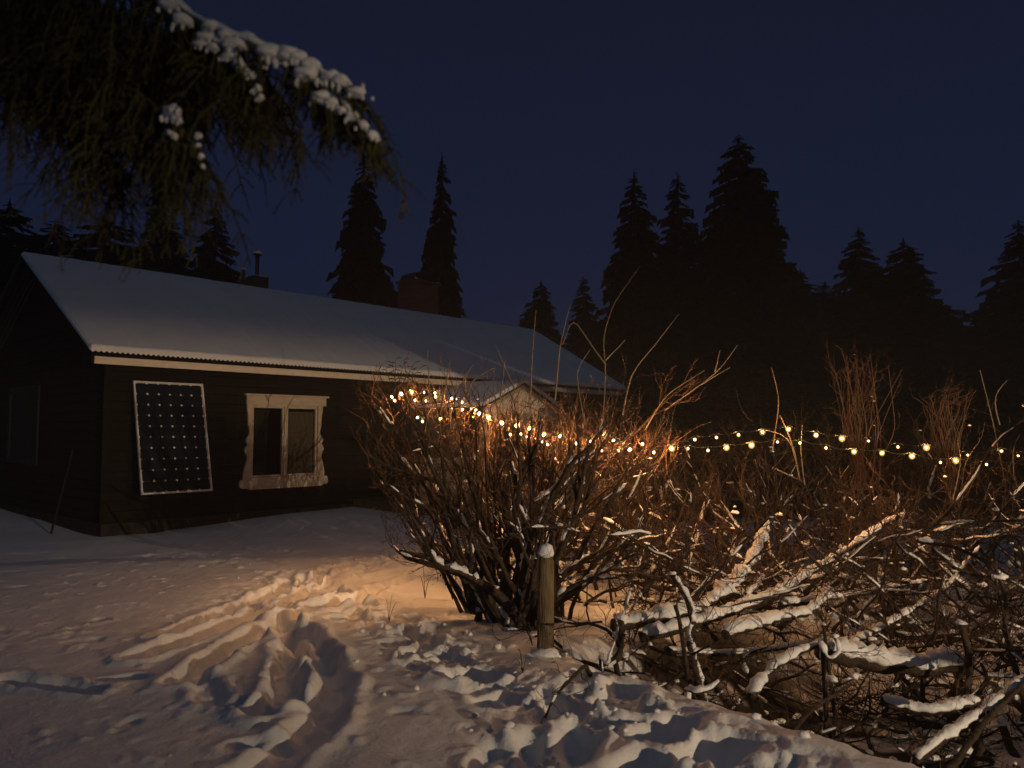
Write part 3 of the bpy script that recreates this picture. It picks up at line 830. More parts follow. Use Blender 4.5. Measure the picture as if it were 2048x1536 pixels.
BG = "snow-dusted bare shrubs of the hedge"
# ---- the big shrub in the middle
rg = np.random.default_rng(3)
b1 = Shrub("bare_shrub", (0.02, 6.3), rg, label="large bare many-stemmed shrub behind the post, wound with string lights", cat="shrub", group=BG)
stems = []
for i in range(60):
    th = rg.uniform(0, 2 * math.pi)
    bp = b1.base + np.array([np.clip(rg.normal(0.08, 0.22), -0.32, 0.6), rg.normal(0.10, 0.24), -0.05])
    sx = rg.uniform(-1.0, 1.0) if i > 14 else rg.uniform(-1.05, -0.25)
    d = np.array([sx * 0.74, rg.normal(0, 0.36), rg.uniform(0.85, 1.25)])
    L = rg.uniform(1.05, 1.62) * (1.0 if abs(sx) < .6 else 0.90)
    r = rg.uniform(0.016, 0.044)
    pts, ra = grow(bp, d, L, r, rg, -0.01 if abs(sx) > .5 else 0.03, 0.26, 10, 0.3)
    b1.stem(pts, ra, 0.75); stems.append((pts, r))
    for _ in range(rg.integers(2, 4)):
        p, dd = at(pts, rg.uniform(0.42, 0.85)); dd = dd / np.linalg.norm(dd)
        q, qa = grow(p, dd + rg.normal(0, 0.36, 3) + [0, 0, 0.15], L * rg.uniform(.3, .5), r * 0.5, rg, 0.08, 0.22, 6, 0.35)
        b1.stem(q, qa, 0.55, 5, "branch"); b1.twigs(q, 0.0045, 4, 0.30, 2, t0=0.45, dark=0.6)
    b1.twigs(pts, 0.005, 5, 0.32, 2, t0=0.62, dark=0.5)
for i in range(26):                                       # clumps of snow lodged in the forks
    pts, r = stems[rg.integers(len(stems))]; p, _ = at(pts, rg.uniform(0.2, 0.75)); b1.clump(p + [0, 0, r], rg.uniform(0.012, 0.036))
# specific limbs of it seen in the photograph
def limb(sh, px, r, **kw):
    pts = np.array([P(*p) for p in px]); 
    Lc = np.r_[0, np.cumsum(np.linalg.norm(np.diff(pts, axis=0), axis=1))]
    n = max(8, int(Lc[-1] / 0.06)); q = np.linspace(0, Lc[-1], n)
    # smooth through the points
    sm = np.stack([np.interp(q, Lc, pts[:, i]) for i in range(3)], 1)
    for _ in range(3): sm[1:-1] = sm[1:-1] * 0.5 + (sm[:-2] + sm[2:]) * 0.25
    sm[1:-1] += sh.rng.normal(0, r * 0.18, (n - 2, 3))
    ra = np.interp(q, [0, Lc[-1]], [r[0], r[1]] if isinstance(r, tuple) else [r, r * 0.7])
    return sm, ra
def add_limb(sh, px, r0, r1, snow=True, w=1.35, h=1.3, tw=0, cap=0.0, name="limb", m='bark', twl=0.35, root=False):
    sm, ra = limb(sh, px, (r0 * 0.5 + r1 * 0.5))
    if root and sm[0][2] > gz(sm[0][0], sm[0][1]):
        g0 = np.array([sm[0][0] - 0.03, sm[0][1] + 0.08, gz(sm[0][0] - .03, sm[0][1] + .08) - 0.06]); sm = np.vstack([g0, (g0 + sm[0]) / 2 + sh.rng.normal(0, .05, 3), sm])
    ra = np.linspace(r0, r1, len(sm))
    if m == 'shoot': sh.sh.tube(sm - sh.base, ra, 4, cap=False)
    else: sh.stem(sm, ra, 0.0, 9, name, w, h, m, own_snow=snow)
    if tw: sh.twigs(sm, 0.006, tw, twl, 2)
    if cap: sh.clump(sm[-1] + [0, 0, cap * .4], cap)
    return sm
add_limb(b1, [(1050, 1230, 6.2), (1055, 1110, 6.1), (1045, 1010, 6.0), (1020, 920, 6.0)], 0.030, 0.018, True, 1.2, 1.1)
add_limb(b1, [(1075, 1120, 6.1), (1060, 1060, 5.95), (1035, 1010, 5.9)], 0.022, 0.015, True, 1.5, 1.3)
add_limb(b1, [(1060, 1010, 6.1), (1110, 985, 6.0), (1130, 940, 5.95), (1190, 905, 5.9)], 0.022, 0.010, True, 1.5, 1.3)
add_limb(b1, [(980, 1100, 6.3), (960, 1020, 6.2), (945, 960, 6.2), (880, 900, 6.1), (830, 850, 6.1), (775, 800, 6.1)], 0.028, 0.008, False, tw=14)
add_limb(b1, [(985, 1120, 6.3), (920, 1010, 6.2), (890, 965, 6.2), (800, 945, 6.2), (740, 915, 6.2)], 0.026, 0.006, False, tw=14)
add_limb(b1, [(1000, 1190, 6.2), (950, 1080, 6.2), (880, 990, 6.3)], 0.030, 0.012, False, tw=6)
add_limb(b1, [(1010, 1220, 6.2), (945, 1080, 6.1), (905, 1000, 6.1)], 0.022, 0.008, False, tw=3)
for a in ([(1205, 860, 6.3), (1212, 740, 6.3), (1205, 680, 6.35), (1225, 610, 6.4), (1280, 532, 6.4)], [(1212, 730, 6.3), (1175, 680, 6.3), (1145, 630, 6.3), (1125, 690, 6.3)],
          [(1245, 830, 6.4), (1262, 745, 6.4), (1310, 690, 6.4), (1357, 628, 6.4)], [(1212, 720, 6.3), (1250, 680, 6.3)],
          [(1060, 800, 6.3), (1065, 700, 6.3), (1072, 620, 6.3)], [(1110, 800, 6.2), (1120, 690, 6.2), (1140, 610, 6.2)], [(935, 790, 6.0), (940, 760, 6.0), (990, 735, 6.0)],
          [(910, 800, 6.1), (930, 750, 6.1), (945, 730, 6.1)], [(860, 800, 6.1), (855, 700, 6.1)], [(1000, 800, 6.0), (1010, 720, 6.0)], [(1030, 780, 6.0), (990, 690, 6.1)],
          [(880, 830, 6.0), (900, 720, 6.0)], [(1170, 850, 6.1), (1150, 740, 6.2), (1180, 700, 6.2)]):
    add_limb(b1, a, 0.007, 0.0028, m='shoot')
for k, (ex, ey) in enumerate([(782, 772), (806, 778), (834, 764), (862, 772), (892, 760), (924, 772), (955, 780), (990, 792), (1030, 800), (1080, 815), (1130, 830), (1180, 835), (752, 815), (728, 850), (724, 885), (732, 925), (748, 950), (765, 835), (742, 790), (1220, 850), (1270, 860), (1320, 870)]):
    bx = 1000 + (ex - 1000) * 0.16 + rg.normal(0, 18); dz = 6.42 + rg.normal(0, 0.10)
    mid = (bx + (ex - bx) * 0.42 + rg.normal(0, 8), 1225 + (ey - 1225) * 0.52 + rg.normal(0, 10), dz)
    m2 = (bx + (ex - bx) * 0.78 + rg.normal(0, 8), 1225 + (ey - 1225) * 0.80 + rg.normal(0, 8), dz)
    sm = add_limb(b1, [(bx, 1225, 6.3), mid, m2, (ex, ey, dz + 0.05)], 0.017, 0.0035, False, tw=9, twl=0.24)
    b1.snow(sm[len(sm) // 2:], np.linspace(0.012, 0.006, len(sm) - len(sm) // 2), 0.28, 1.2, 1.2)
for (px_, py_) in [(803, 800), (850, 806), (905, 810), (950, 828), (985, 848), (1035, 862), (1070, 874), (1110, 880), (1160, 890), (1205, 898), (1240, 905), (1330, 905), (840, 846), (880, 846)]:
    for _ in range(1):                                    # short snowy twigs close to the bulbs
        a0 = P(px_ + rg.normal(0, 14), py_ + rg.uniform(20, 60), 6.52 + rg.normal(0, 0.12)); d0 = np.array([rg.normal(0, .8), rg.normal(0, .5), rg.uniform(.1, .9)])
        q, qa = grow(a0, d0, rg.uniform(.12, .30), 0.006, rg, 0.03, 0.2, 6, 0.5); b1.tw.tube(q - b1.base, qa, 4, cap=False)
        b1.snow(q, qa + 0.003, 0.9, 1.3, 1.3)
for (px_, py_) in [(x, 790 + (x - 790) * 0.28 if x < 1100 else 885) for x in range(760, 1340, 13)]:
    for _ in range(5):
        a0 = P(px_ + rg.normal(0, 16), py_ + rg.uniform(0, 75), np.interp(px_, [800, 1000, 1250], [6.95, 6.8, 6.4]) + rg.normal(0.03, 0.13)); d0 = np.array([rg.normal(-0.1, .7), rg.normal(0, .45), rg.uniform(.3, 1.2)])
        q, qa = grow(a0, d0, rg.uniform(.18, .42), rg.uniform(.003, .006), rg, 0.04, 0.34, 7, 0.4); b1.tw.tube(q - b1.base, qa, 4, cap=False)
        b1.twigs(q, 0.003, 3, 0.16, 0, dark=0.0, clump=0)
# leafy sprig at the upper left
for k in range(6):
    a0 = P(788 + rg.normal(0, 4), 790, 6.0); a1 = P(770 + 14 * k + rg.normal(0, 5), 715 + abs(k - 2.5) * 8, 6.0)
    q = np.array([a0 * (1 - t) + a1 * t for t in np.linspace(0, 1, 6)]); b1.tw2.tube(q - b1.base, np.linspace(0.004, 0.0015, 6), 3, cap=False)
    for t in np.linspace(0.35, 1, 7):
        p = a0 * (1 - t) + a1 * t; e = p + np.array([rg.choice([-1, 1]) * rg.uniform(.03, .06), rg.normal(0, .02), rg.uniform(-.01, .03)])
        b1.tw2.tube(np.array([p, (p + e) / 2 + [0, 0, .004], e]) - b1.base, [0.001, 0.0045, 0.0005], 3, cap=False)
b1.finish()

# ---- hedge shrubs to the right
def hedge_shrub(base, label, seed, n=20, H=(1.0, 1.5), spread=0.8, tw=(4, 6), bias=0.0, snow=0.5, clumps=5, low=0):
    rg = np.random.default_rng(seed)
    s = Shrub("bare_shrub", base, rg, label=label, cat="shrub", group=BG)
    st = []
    for i in range(n):
        bp = s.base + np.array([rg.normal(0, 0.42), rg.normal(0, 0.3), -0.05])
        flat = i < low
        d = np.array([rg.normal(bias, spread), rg.normal(-0.15 if flat else 0, 0.5), rg.uniform(0.15, 0.5) if flat else rg.uniform(0.6, 1.2)])
        L = rg.uniform(*H); r = rg.uniform(0.011, 0.032)
        pts, ra = grow(bp, d, L, r, rg, 0.02, 0.36, 10, 0.3, floor=gz)
        s.stem(pts, ra, snow); st.append(pts)
        s.twigs(pts, 0.005, rg.integers(*tw), 0.34, 2, t0=0.3, dark=0.7)
        for _ in range(2):
            p, dd = at(pts, rg.uniform(0.2, 0.8)); dd = dd / np.linalg.norm(dd)
            q, qa = grow(p, dd + rg.normal(0, 0.5, 3), L * rg.uniform(.3, .55), r * 0.5, rg, 0.04, 0.25, 6, 0.35, floor=gz)
            s.stem(q, qa, snow, 5, "branch"); s.twigs(q, 0.0045, 4, 0.32, 2, t0=0.3, dark=0.75)
    for i in range(clumps):
        p, _ = at(st[rg.integers(len(st))], rg.uniform(0.15, 0.9)); s.clump(p + [0, 0, 0.01], rg.uniform(0.014, 0.04))
    return s
h1 = hedge_shrub((1.25, 7.0), "bare shrub right of the big one, dense brown twigs below the first hanging bulbs", 21, 24)
for a in ([(1330, 820, 6.9), (1400, 770, 6.8), (1440, 740, 6.8), (1475, 690, 6.8)], [(1400, 770, 6.8), (1460, 735, 6.8)], [(1430, 745, 6.8), (1440, 700, 6.8)],
          [(1290, 860, 6.8), (1330, 790, 6.8), (1410, 740, 6.8)], [(1545, 900, 6.9), (1560, 800, 6.9), (1543, 735, 6.9)]):
    add_limb(h1, a, 0.0065, 0.0025, m='shoot'); 
add_limb(h1, [(1200, 905, 6.9), (1270, 870, 6.9), (1330, 800, 6.9), (1390, 760, 6.9)], 0.014, 0.006, False, 1.3, 1.2, tw=8)
h1.finish()
h2 = hedge_shrub((2.55, 7.2), "bare shrub with a tall reddish tuft rising above the middle of the light string", 22, 22)
for k in range(34):
    x = 1720 + rg.normal(0, 24); dq = 7.9 + rg.normal(0, .15); a = [(1735 + rg.normal(0, 14), 980, dq), (x, 860, dq), (x + rg.normal(0, 26), 695 + abs(rg.normal(0, 55)), dq)]
    sm, _ = limb(h2, a, 0.004); h2.tw.tube(sm - h2.base, np.linspace(0.006, 0.002, len(sm)), 3, cap=False); h2.twigs(sm, 0.003, 4, 0.22, 1, dark=0.3)
for a in ([(1600, 960, 6.4), (1590, 900, 6.4), (1560, 830, 6.4)], [(1600, 960, 6.4), (1580, 870, 6.4), (1530, 860, 6.4)], [(1610, 970, 6.4), (1600, 900, 6.4), (1605, 850, 6.4)], [(1545, 935, 6.4), (1610, 965, 6.4)]):
    add_limb(h2, a, 0.007, 0.003, m='shoot')
h2.finish()
h3 = hedge_shrub((3.75, 7.0), "bare shrub with curling reddish twigs near the right edge of the picture", 23, 22)
for k in range(30):
    x = 1890 + rg.normal(0, 26); dq = 7.7 + rg.normal(0, .15); a = [(1905 + rg.normal(0, 12), 980, dq), (x, 880, dq), (x + rg.normal(-5, 26), 775 + abs(rg.normal(0, 40)), dq), (x + rg.normal(25, 26), 765 + abs(rg.normal(0, 40)), dq)]
    sm, _ = limb(h3, a, 0.004); h3.tw.tube(sm - h3.base, np.linspace(0.005, 0.002, len(sm)), 3, cap=False); h3.twigs(sm, 0.003, 3, 0.2, 1, dark=0.3)
for a in ([(2010, 960, 6.0), (1990, 860, 6.0), (1960, 740, 6.0)], [(2000, 850, 6.0), (1985, 790, 6.0), (2015, 760, 6.0)], [(2030, 960, 5.8), (2024, 890, 5.8), (2040, 870, 5.8)], [(1905, 1000, 6.3), (1925, 920, 6.3), (1915, 880, 6.3)]):
    add_limb(h3, a, 0.006, 0.003, m='shoot')
h3.finish()
h4 = hedge_shrub((3.3, 5.6), "low tangled shrub in the bottom right corner of the hedge", 24, 22, (1.0, 1.6), 0.9, (4, 6), -0.2, 0.6, 30, 14); h4.finish()
for bx, by, sd, lb in ((1.6, 8.6, 31, "bare shrub of the back row, behind the dense shrub right of the big one"), (3.0, 8.9, 32, "bare shrub of the back row, behind the tall reddish tuft"),
                       (7.2, 8.2, 36, "bare shrub of the back row, only its left twigs showing at the right edge"), (4.4, 8.6, 33, "bare shrub of the back row, behind the curling reddish twigs"), (5.9, 8.4, 34, "bare shrub of the back row, half cut off by the right edge"), (0.75, 8.4, 35, "bare shrub of the back row, between the big shrub and the porch")):
    hb = hedge_shrub((bx, by), lb, sd, 24, (1.2, 1.7), 0.6, (10, 13), 0.0, 0.5, 4); hb.finish()
h6 = hedge_shrub((5.0, 6.6), "bare shrub cut off by the right edge of the picture", 26, 18); h6.finish()

# ---- the fallen, snow-laden shrub sprawling in the hollow
rg = np.random.default_rng(9)
h5 = Shrub("sprawling_shrub", (1.55, 5.75), rg, label="low sprawling shrub with thick snow-laden limbs lying in the hollow right of the post", cat="shrub")
LB = [
 ([(1225, 1250, 5.35), (1300, 1240, 5.4), (1390, 1225, 5.5), (1470, 1170, 5.8), (1510, 1110, 6.0), (1540, 1040, 6.1)], .044, .020, 1.9, 1.5, 12),
 ([(1280, 1275, 5.3), (1400, 1245, 5.4), (1540, 1195, 5.7), (1660, 1120, 6.1), (1795, 1030, 6.5)], .038, .014, 1.7, 1.4, 12),
 ([(1450, 1270, 5.2), (1540, 1240, 5.4), (1620, 1225, 5.6), (1660, 1180, 5.8)], .034, .018, 1.9, 1.5, 8),
 ([(1500, 1395, 4.75), (1530, 1345, 4.85), (1600, 1300, 4.95), (1650, 1285, 5.0)], .026, .018, 1.6, 1.3, 5),
 ([(1640, 1300, 4.95), (1720, 1320, 5.0), (1830, 1335, 5.05), (1930, 1330, 5.1)], .062, .050, 1.5, 1.35, 6),
 ([(1700, 1290, 5.3), (1790, 1240, 5.6), (1890, 1180, 5.9), (1960, 1090, 6.1)], .022, .008, 1.5, 1.3, 10),
 ([(1560, 1210, 5.7), (1700, 1190, 5.9), (1860, 1160, 6.1)], .024, .012, 1.6, 1.2, 8),
 ([(1330, 1300, 5.2), (1450, 1310, 5.3), (1600, 1290, 5.6), (1760, 1270, 5.9)], .024, .010, 1.3, 1.1, 10),
 ([(1760, 1400, 4.7), (1850, 1430, 4.6), (1960, 1400, 4.7)], .030, .02, 1.5, 1.2, 5),
]
for px, r0, r1, w, h, tw in LB: add_limb(h5, px, r0, r1, True, w, h, tw, twl=0.40)
LS = [  # dark stubs and bent stems with a cap of snow
 ([(1380, 1290, 5.0), (1388, 1240, 5.0), (1378, 1195, 5.0), (1345, 1150, 5.0)], .024, .017, True, .026),
 ([(1232, 1330, 4.95), (1248, 1280, 5.0), (1240, 1240, 5.0)], .018, .022, False, .040),
 ([(1390, 1400, 4.55), (1370, 1330, 4.65), (1365, 1270, 4.75), (1350, 1210, 4.8)], .017, .012, False, 0),
 ([(1932, 1390, 4.75), (1942, 1310, 4.8), (1922, 1250, 4.8)], .026, .020, False, .035),
 ([(1215, 1330, 4.95), (1262, 1180, 5.2)], .010, .008, True, .012),
 ([(1395, 1385, 4.45), (1420, 1380, 4.45), (1440, 1360, 4.5)], .016, .010, True, 0),
 ([(1645, 1290, 4.9), (1650, 1330, 4.85), (1690, 1310, 4.85), (1670, 1275, 4.9)], .015, .010, True, .02),
 ([(1650, 1275, 4.9), (1646, 1250, 4.9)], .012, .010, False, .018),
 ([(1835, 1515, 4.0), (1920, 1455, 4.15), (2000, 1400, 4.3), (2110, 1320, 4.5)], .026, .020, True, 0),
 ([(1880, 1560, 3.85), (1990, 1420, 4.2), (2080, 1340, 4.4)], .018, .012, False, 0),
 ([(1560, 1500, 3.9), (1620, 1420, 4.3), (1700, 1370, 4.6)], .012, .008, False, 0),
]
for px, r0, r1, sn, cap in LS: add_limb(h5, px, r0, r1, sn, 1.3, 1.3, 2, cap, "stub" if cap else "limb", twl=0.28, root=True)
for i in range(80):                                        # tangle of dark bent stems
    px = rg.uniform(1150, 2040); py = rg.uniform(1060, 1330); dd = rg.uniform(5.2, 7.0)
    p = P(px, py, dd); p[2] = max(p[2], gz(p[0], p[1]) + 0.02)
    pts, ra = grow(p, [rg.normal(0.4, .8), rg.normal(0, .5), rg.normal(0.15, .4)], rg.uniform(.5, 1.2), rg.uniform(.006, .016), rg, 0.03, 0.35, 9, 0.4, floor=gz)
    h5.stem(pts, ra, 0.5, 6, "branch", 1.5, 1.3); h5.twigs(pts, 0.005, 8, 0.38, 2, up=0.06, clump=0.03, dark=0.6)
for i in range(90):                                        # low dark sprawl filling the hollow
    px = rg.uniform(1180, 1960); py = rg.uniform(1270, 1480); c = G(px, py, -0.4)
    pts, ra = grow([c[0], c[1], gz(*c) + 0.01], [rg.normal(0.2, .9), rg.normal(0, .6), rg.uniform(0.05, .6)], rg.uniform(.4, .9), rg.uniform(.006, .018), rg, -0.03, 0.42, 9, 0.4, floor=gz)
    h5.stem(pts, ra, 0.22, 6, "branch", 1.4, 1.2); h5.twigs(pts, 0.0045, 7, 0.30, 1, up=0.02, clump=0.01, dark=0.9)
for i in range(34):                                       # lumps of snow caught in the tangle
    px = rg.uniform(1160, 2040); py = rg.uniform(960, 1440); dd = np.interp(py, [960, 1200, 1440], [7.2, 6.0, 4.6]) + rg.normal(0, .3)
    p = P(px, py, dd); p[2] = max(p[2], gz(p[0], p[1]) + 0.01); h5.clump(p, rg.uniform(0.012, 0.045))
h5.finish()

# ================================================================== POST
pb = G(1090, 1303, 0.0); pzg = gz(*pb)
post = empty("wooden_post", (pb[0], pb[1], pzg), label="short weathered wooden post capped with snow in front of the big shrub", cat="post")
mb = MB(); n = 22; zz = [-0.15, 0.0, 0.12, 0.3, 0.45, 0.60, 0.645]
ring = []
for k, z in enumerate(zz):
    for j in range(n):
        a = j * 2 * math.pi / n
        r = 0.052 * (1 + 0.10 * math.sin(a * 3 + 1.0) + 0.05 * math.sin(a * 7 + z * 4)) * (1.06 - 0.10 * z) * (0.9 if k == len(zz) - 1 else 1)
        if abs(((a - 4.4 + math.pi) % (2 * math.pi)) - math.pi) < 0.12: r *= 0.80
        ring.append((r * math.cos(a) + 0.01 * z, r * math.sin(a), z + (0.012 * math.sin(a * 2) if k == len(zz) - 1 else 0)))
mb.add(ring, [(k * n + j, k * n + (j + 1) % n, (k + 1) * n + (j + 1) % n, (k + 1) * n + j) for k in range(len(zz) - 1) for j in range(n)] + [tuple((len(zz) - 1) * n + j for j in range(n))])
mb.build("shaft", M['post'], post, smooth=True)
mb = MB(); mb.blob((0.008, 0, 0.680), (0.056, 0.054, 0.060), 3, 0.06, 2.9); mb.blob((0.022, 0.0, 0.715), (0.032, 0.035, 0.028), 2, 0.1, 4)
mb.build("snow_cap", M['snow_lump'], post, smooth=True)
mb = MB(); mb.blob((0.03, -0.01, 0.0), (0.14, 0.12, 0.05), 2, 0.15, 6); mb.build("snow_foot", M['snow_lump'], post, smooth=True)

# ================================================================== DRY WEEDS
rg = np.random.default_rng(33)
def weed(base, tops, label, droop=True, r=0.004):
    s = np.array([base[0], base[1], gz(*base)])
    o = empty("dry_weed", s, label=label, cat="weed"); st = MB(); pod = MB()
    for t in tops:
        t = np.array(t); q = np.array([s * (1 - k) + t * k + np.array([0, 0, 0.06 * math.sin(k * math.pi)]) for k in np.linspace(0, 1, 7)])
        st.tube(q - s, np.linspace(r, r * 0.5, 7), 4, cap=False)
        if droop:
            for _ in range(9):
                p, _d = at(q, rg.uniform(0.45, 1)); e = p + np.array([rg.normal(0, .035), rg.normal(0, .03), -rg.uniform(.03, .14)])
                st.tube(np.array([p, (p + e) / 2 + [rg.normal(0, .008), 0, .01], e]) - s, [0.0022, 0.0018, 0.0012], 3, cap=False)
                for _k in range(3): pod.blob(p + (e - p) * rg.uniform(.4, 1) - s + rg.normal(0, .004, 3), (0.005, 0.005, 0.012), 1, 0.1, 1, False)
    st.build("stalks", M['weed'], o)
    if pod.n: pod.build("seed_pods", M['weed'], o, kind="stuff")
wb = G(905, 1195)
weed(wb, [P(885, 1060, wb[1]), P(905, 1080, wb[1]), P(872, 1110, wb[1]), P(925, 1095, wb[1] - .1), P(895, 1100, wb[1] - .1), P(880, 1085, wb[1])], "drooping dry weed with seed pods at the left foot of the big shrub")
wb = G(850, 1190)
weed(wb, [P(838, 1150, wb[1]), P(845, 1122, wb[1]), P(862, 1160, wb[1])], "small forked dry twig standing in the snow left of the drooping weed", False, 0.0035)
wb = G(1045, 1345)
weed(wb, [P(1022, 1330, wb[1]), P(1040, 1315, wb[1]), P(1062, 1325, wb[1]), P(1035, 1300, wb[1])], "tiny dry sprig poking through the snow left of the post foot", False, 0.0025)
wb = G(778, 1230)
weed(wb, [P(770, 1195, wb[1]), P(785, 1190, wb[1]), P(800, 1205, wb[1])], "few thin grass stalks in the snow beside the trodden path", False, 0.002)
wb = G(1065, 1290)
weed(wb, [P(1030, 1235, wb[1]), P(1020, 1225, wb[1]), P(1045, 1250, wb[1])], "thin bare twig leaning out of the snow just left of the post", False, 0.003)

# ================================================================== STRING LIGHTS
SA = [(784,794),(803,788),(823,785),(848,785),(870,786),(903,797),(925,805),(943,817),(960,827),(977,835),(1004,846),(1032,852),(1060,857),(1088,869),(1120,873),(1183,884),(1227,881),(1285,888),(1343,897),(1390,879),(1433,875),(1477,870),(1525,864),(1577,858),(1632,870),(1684,877),(1737,882),(1796,894),(1853,895),(1935,910),(2003,902),(2036,911)]
SB = [(790,801),(812,806),(830,801),(851,802),(871,794),(912,798),(904,816),(925,819),(952,820),(947,833),(965,843),(1021,869),(1041,868),(1054,874),(1070,879),(1085,884),(1095,889),(1112,882),(1143,877),(1152,887),(1203,901),(1239,901),(1260,899),(1308,905),(1376,897),(1416,901),(1453,895),(1503,890),(1555,884),(1600,886),(1652,896),(1708,903),(1764,906),(1824,912),(1881,925),(1911,921),(1973,929)]
SC_ = [(835,835),(845,843),(855,838),(881,838),(899,840)]
BIG = {(803,788),(823,785),(1004,846),(1032,852),(1060,857),(1088,869),(1120,873),(1183,884),(1239,901),(1260,899),(1343,897),(881,838),(1525,864),(1577,858),(1632,870),(1764,906),(1824,912),(1853,895),(1911,921),(1453,895),(1503,890),(1708,903),(1684,877),(960,827),(977,835)}
core_v, core_f = ICO[1]
mbc = MB(); mbc.blob((0, 0, 0), (0.0062, 0.0062, 0.0062), 1, 0.0, 0, False); CORE_ME = mbc.mesh("led_core", M['led'])
mbe = MB(); v, f = ICO[2]; mbe.add(v * np.array([1, 1, 1.15]), f); BULB_ME = mbe.mesh("bulb", M['bulb'], True)  # outline of the added halo volume; the LED core gives the light
mbs = MB(); mbs.tube([(0, 0, 0.012), (0, 0, 0.030)], [0.006, 0.005], 8); SOCK_ME = mbs.mesh("socket", M['wire'])
def depth_of(px, off):
    return float(np.interp(px, [780, 880, 1000, 1100, 1250, 1450, 1650, 1850, 2048], [7.05, 7.00, 6.85, 6.65, 6.40, 6.30, 6.35, 6.35, 6.2])) + off
def string(pts, off, label, rng, ext=None):
    P3 = [P(px, py, depth_of(px, off) + rng.normal(0, 0.03)) for px, py in pts]
    o = empty("string_lights", P3[0], label=label, cat="string lights", group="warm string lights on the hedge")
    base = P3[0]
    w = []
    for a, b in zip(P3[:-1], P3[1:]):
        L = np.linalg.norm(b - a); a2, b2 = a + [0, 0, 0.035], b + [0, 0, 0.035]
        w += [a2 * (1 - t) + b2 * t - np.array([0, 0, L * 0.10 * 4 * t * (1 - t)]) for t in np.linspace(0, 1, 7)[:-1]]
    w.append(P3[-1] + [0, 0, 0.035])
    if ext is not None: w.append(ext)
    mb = MB(); mb.tube(np.array(w) - base, 0.0030, 5); mb.build("wire", M['wire'], o)
    for p, q in zip(pts, P3):
        R = rng.uniform(0.022, 0.028) if p in BIG else rng.uniform(0.012, 0.017)
        b = link_mesh("bulb", BULB_ME, o, loc=q - base); b.scale = (R, R, R)
        c = link_mesh("led_core", CORE_ME, b); k = (1.15 if p in BIG else 0.72) * float(np.interp(p[0], [900, 1000, 1250, 1500], [1.15, 1.3, 1.4, 0.85])) / R; c.scale = (k, k, k)
        sk = link_mesh("socket", SOCK_ME, b); sk.scale = (1 / R, 1 / R, 1 / R)
rg = np.random.default_rng(77)
string(SA, 0.0, "upper strand of warm string lights running along the top of the shrubs", rg, P(2110, 915, 6.2))
string(SB, 0.22, "lower strand of warm string lights zigzagging beneath the upper strand", rg, P(2110, 935, 6.4))
string(SC_, 0.35, "short strand of five warm bulbs deep in the left side of the big shrub", rg)

# ================================================================== FOREST
def spruce_mesh(seed, slim=0.16, whorls=74, per=15):
    rg = np.random.default_rng(seed); mb = MB()
    ph = rg.uniform(0, 6.28, 6)
    for i in range(whorls):
        t = (i + rg.random() * 0.6) / whorls
        z = 0.05 + 0.93 * t
        R = slim * (1 - t) ** 0.72 * (0.62 + 0.38 * min(1, t * 5)) * rg.uniform(0.85, 1.06) + 0.005
        for j in range(max(4, int(per * (1.1 - 0.5 * t)))):
            a = rg.uniform(0, 2 * math.pi); rr = R * rg.uniform(0.70, 1.06) * (1 + 0.13 * math.sin(3 * a + ph[0] + 9 * t) + 0.10 * math.sin(17 * t + a + ph[1]))
            z = 0.05 + 0.93 * t + rg.normal(0, 0.008)
            d = np.array([math.cos(a), math.sin(a), 0]); sd = np.array([-d[1], d[0], 0])
            drop = rr * rg.uniform(0.35, 0.8)
            q = [np.array([0, 0, z]) + d * rr * s - np.array([0, 0, drop * s ** 1.4 - 0.18 * rr * max(0, s - .75)]) for s in np.linspace(0, 1, 5)]
            w = rr * 0.15
            mb.add(np.array([p + sd * w * k for p, k in zip(q, (.4, 1, .9, .6, 0.05))] + [p - sd * w * k for p, k in zip(q, (.4, 1, .9, .6, 0.05))]), [(k, k + 1, 6 + k, 5 + k) for k in range(4)])
            for m in range(7):                                # side twigs, hanging
                s = 0.25 + 0.75 * m / 7; p = np.array([0, 0, z]) + d * rr * s - np.array([0, 0, drop * s ** 1.4])
                sg = 1 if m % 2 else -1
                e = p + (d * 0.55 + sd * sg * rg.uniform(.4, .9)) * rr * 0.34 * rg.uniform(.7, 1.2) - np.array([0, 0, rr * rg.uniform(.2, .55)])
                mb.add(np.array([p, p + d * rr * 0.16, e, p - d * rr * 0.10 - np.array([0, 0, rr * .09])]), [(0, 1, 2, 3)])
    tip = np.array([0, 0, 1.0]); mb.add([(-.004, 0, .95), (.004, 0, .95), (0, 0, 1.0)], [(0, 1, 2)])
    return mb.mesh("crown", M['needle'])
CROWNS = [spruce_mesh(1, 0.135), spruce_mesh(2, 0.12), spruce_mesh(3, 0.15), spruce_mesh(4, 0.13)]
mb = MB(); mb.tube([(0, 0, -0.02), (0, 0, 0.5), (0, 0, 0.97)], [0.016, 0.010, 0.002], 8); TRUNK_ME = mb.mesh("trunk", M['trunk'])
TG = "spruces of the forest behind the house"
def spruce(px, ytop, hw, d, label, k=0, yref=None):
    top = P(px, ytop, d); gz0 = gz(top[0], top[1]) - 0.1
    H = top[2] - gz0
    o = empty("spruce_tree", (top[0], top[1], gz0), RNG.uniform(0, 6.28), label=label, cat="tree", group=TG)
    # half width hw (pixels) measured at yref
    yref = yref or 600
    t = 1 - (yref - ytop) / F_PX * d / H
    base = (0.135, 0.12, 0.15, 0.13)[k] * (1 - t) ** 0.72
    sx = (hw / F_PX * d) / (base * H)
    c = link_mesh("crown", CROWNS[k], o); c.scale = (H * sx, H * sx, H)
    tr = link_mesh("trunk", TRUNK_ME, o); tr.scale = (H, H, H)
    return o
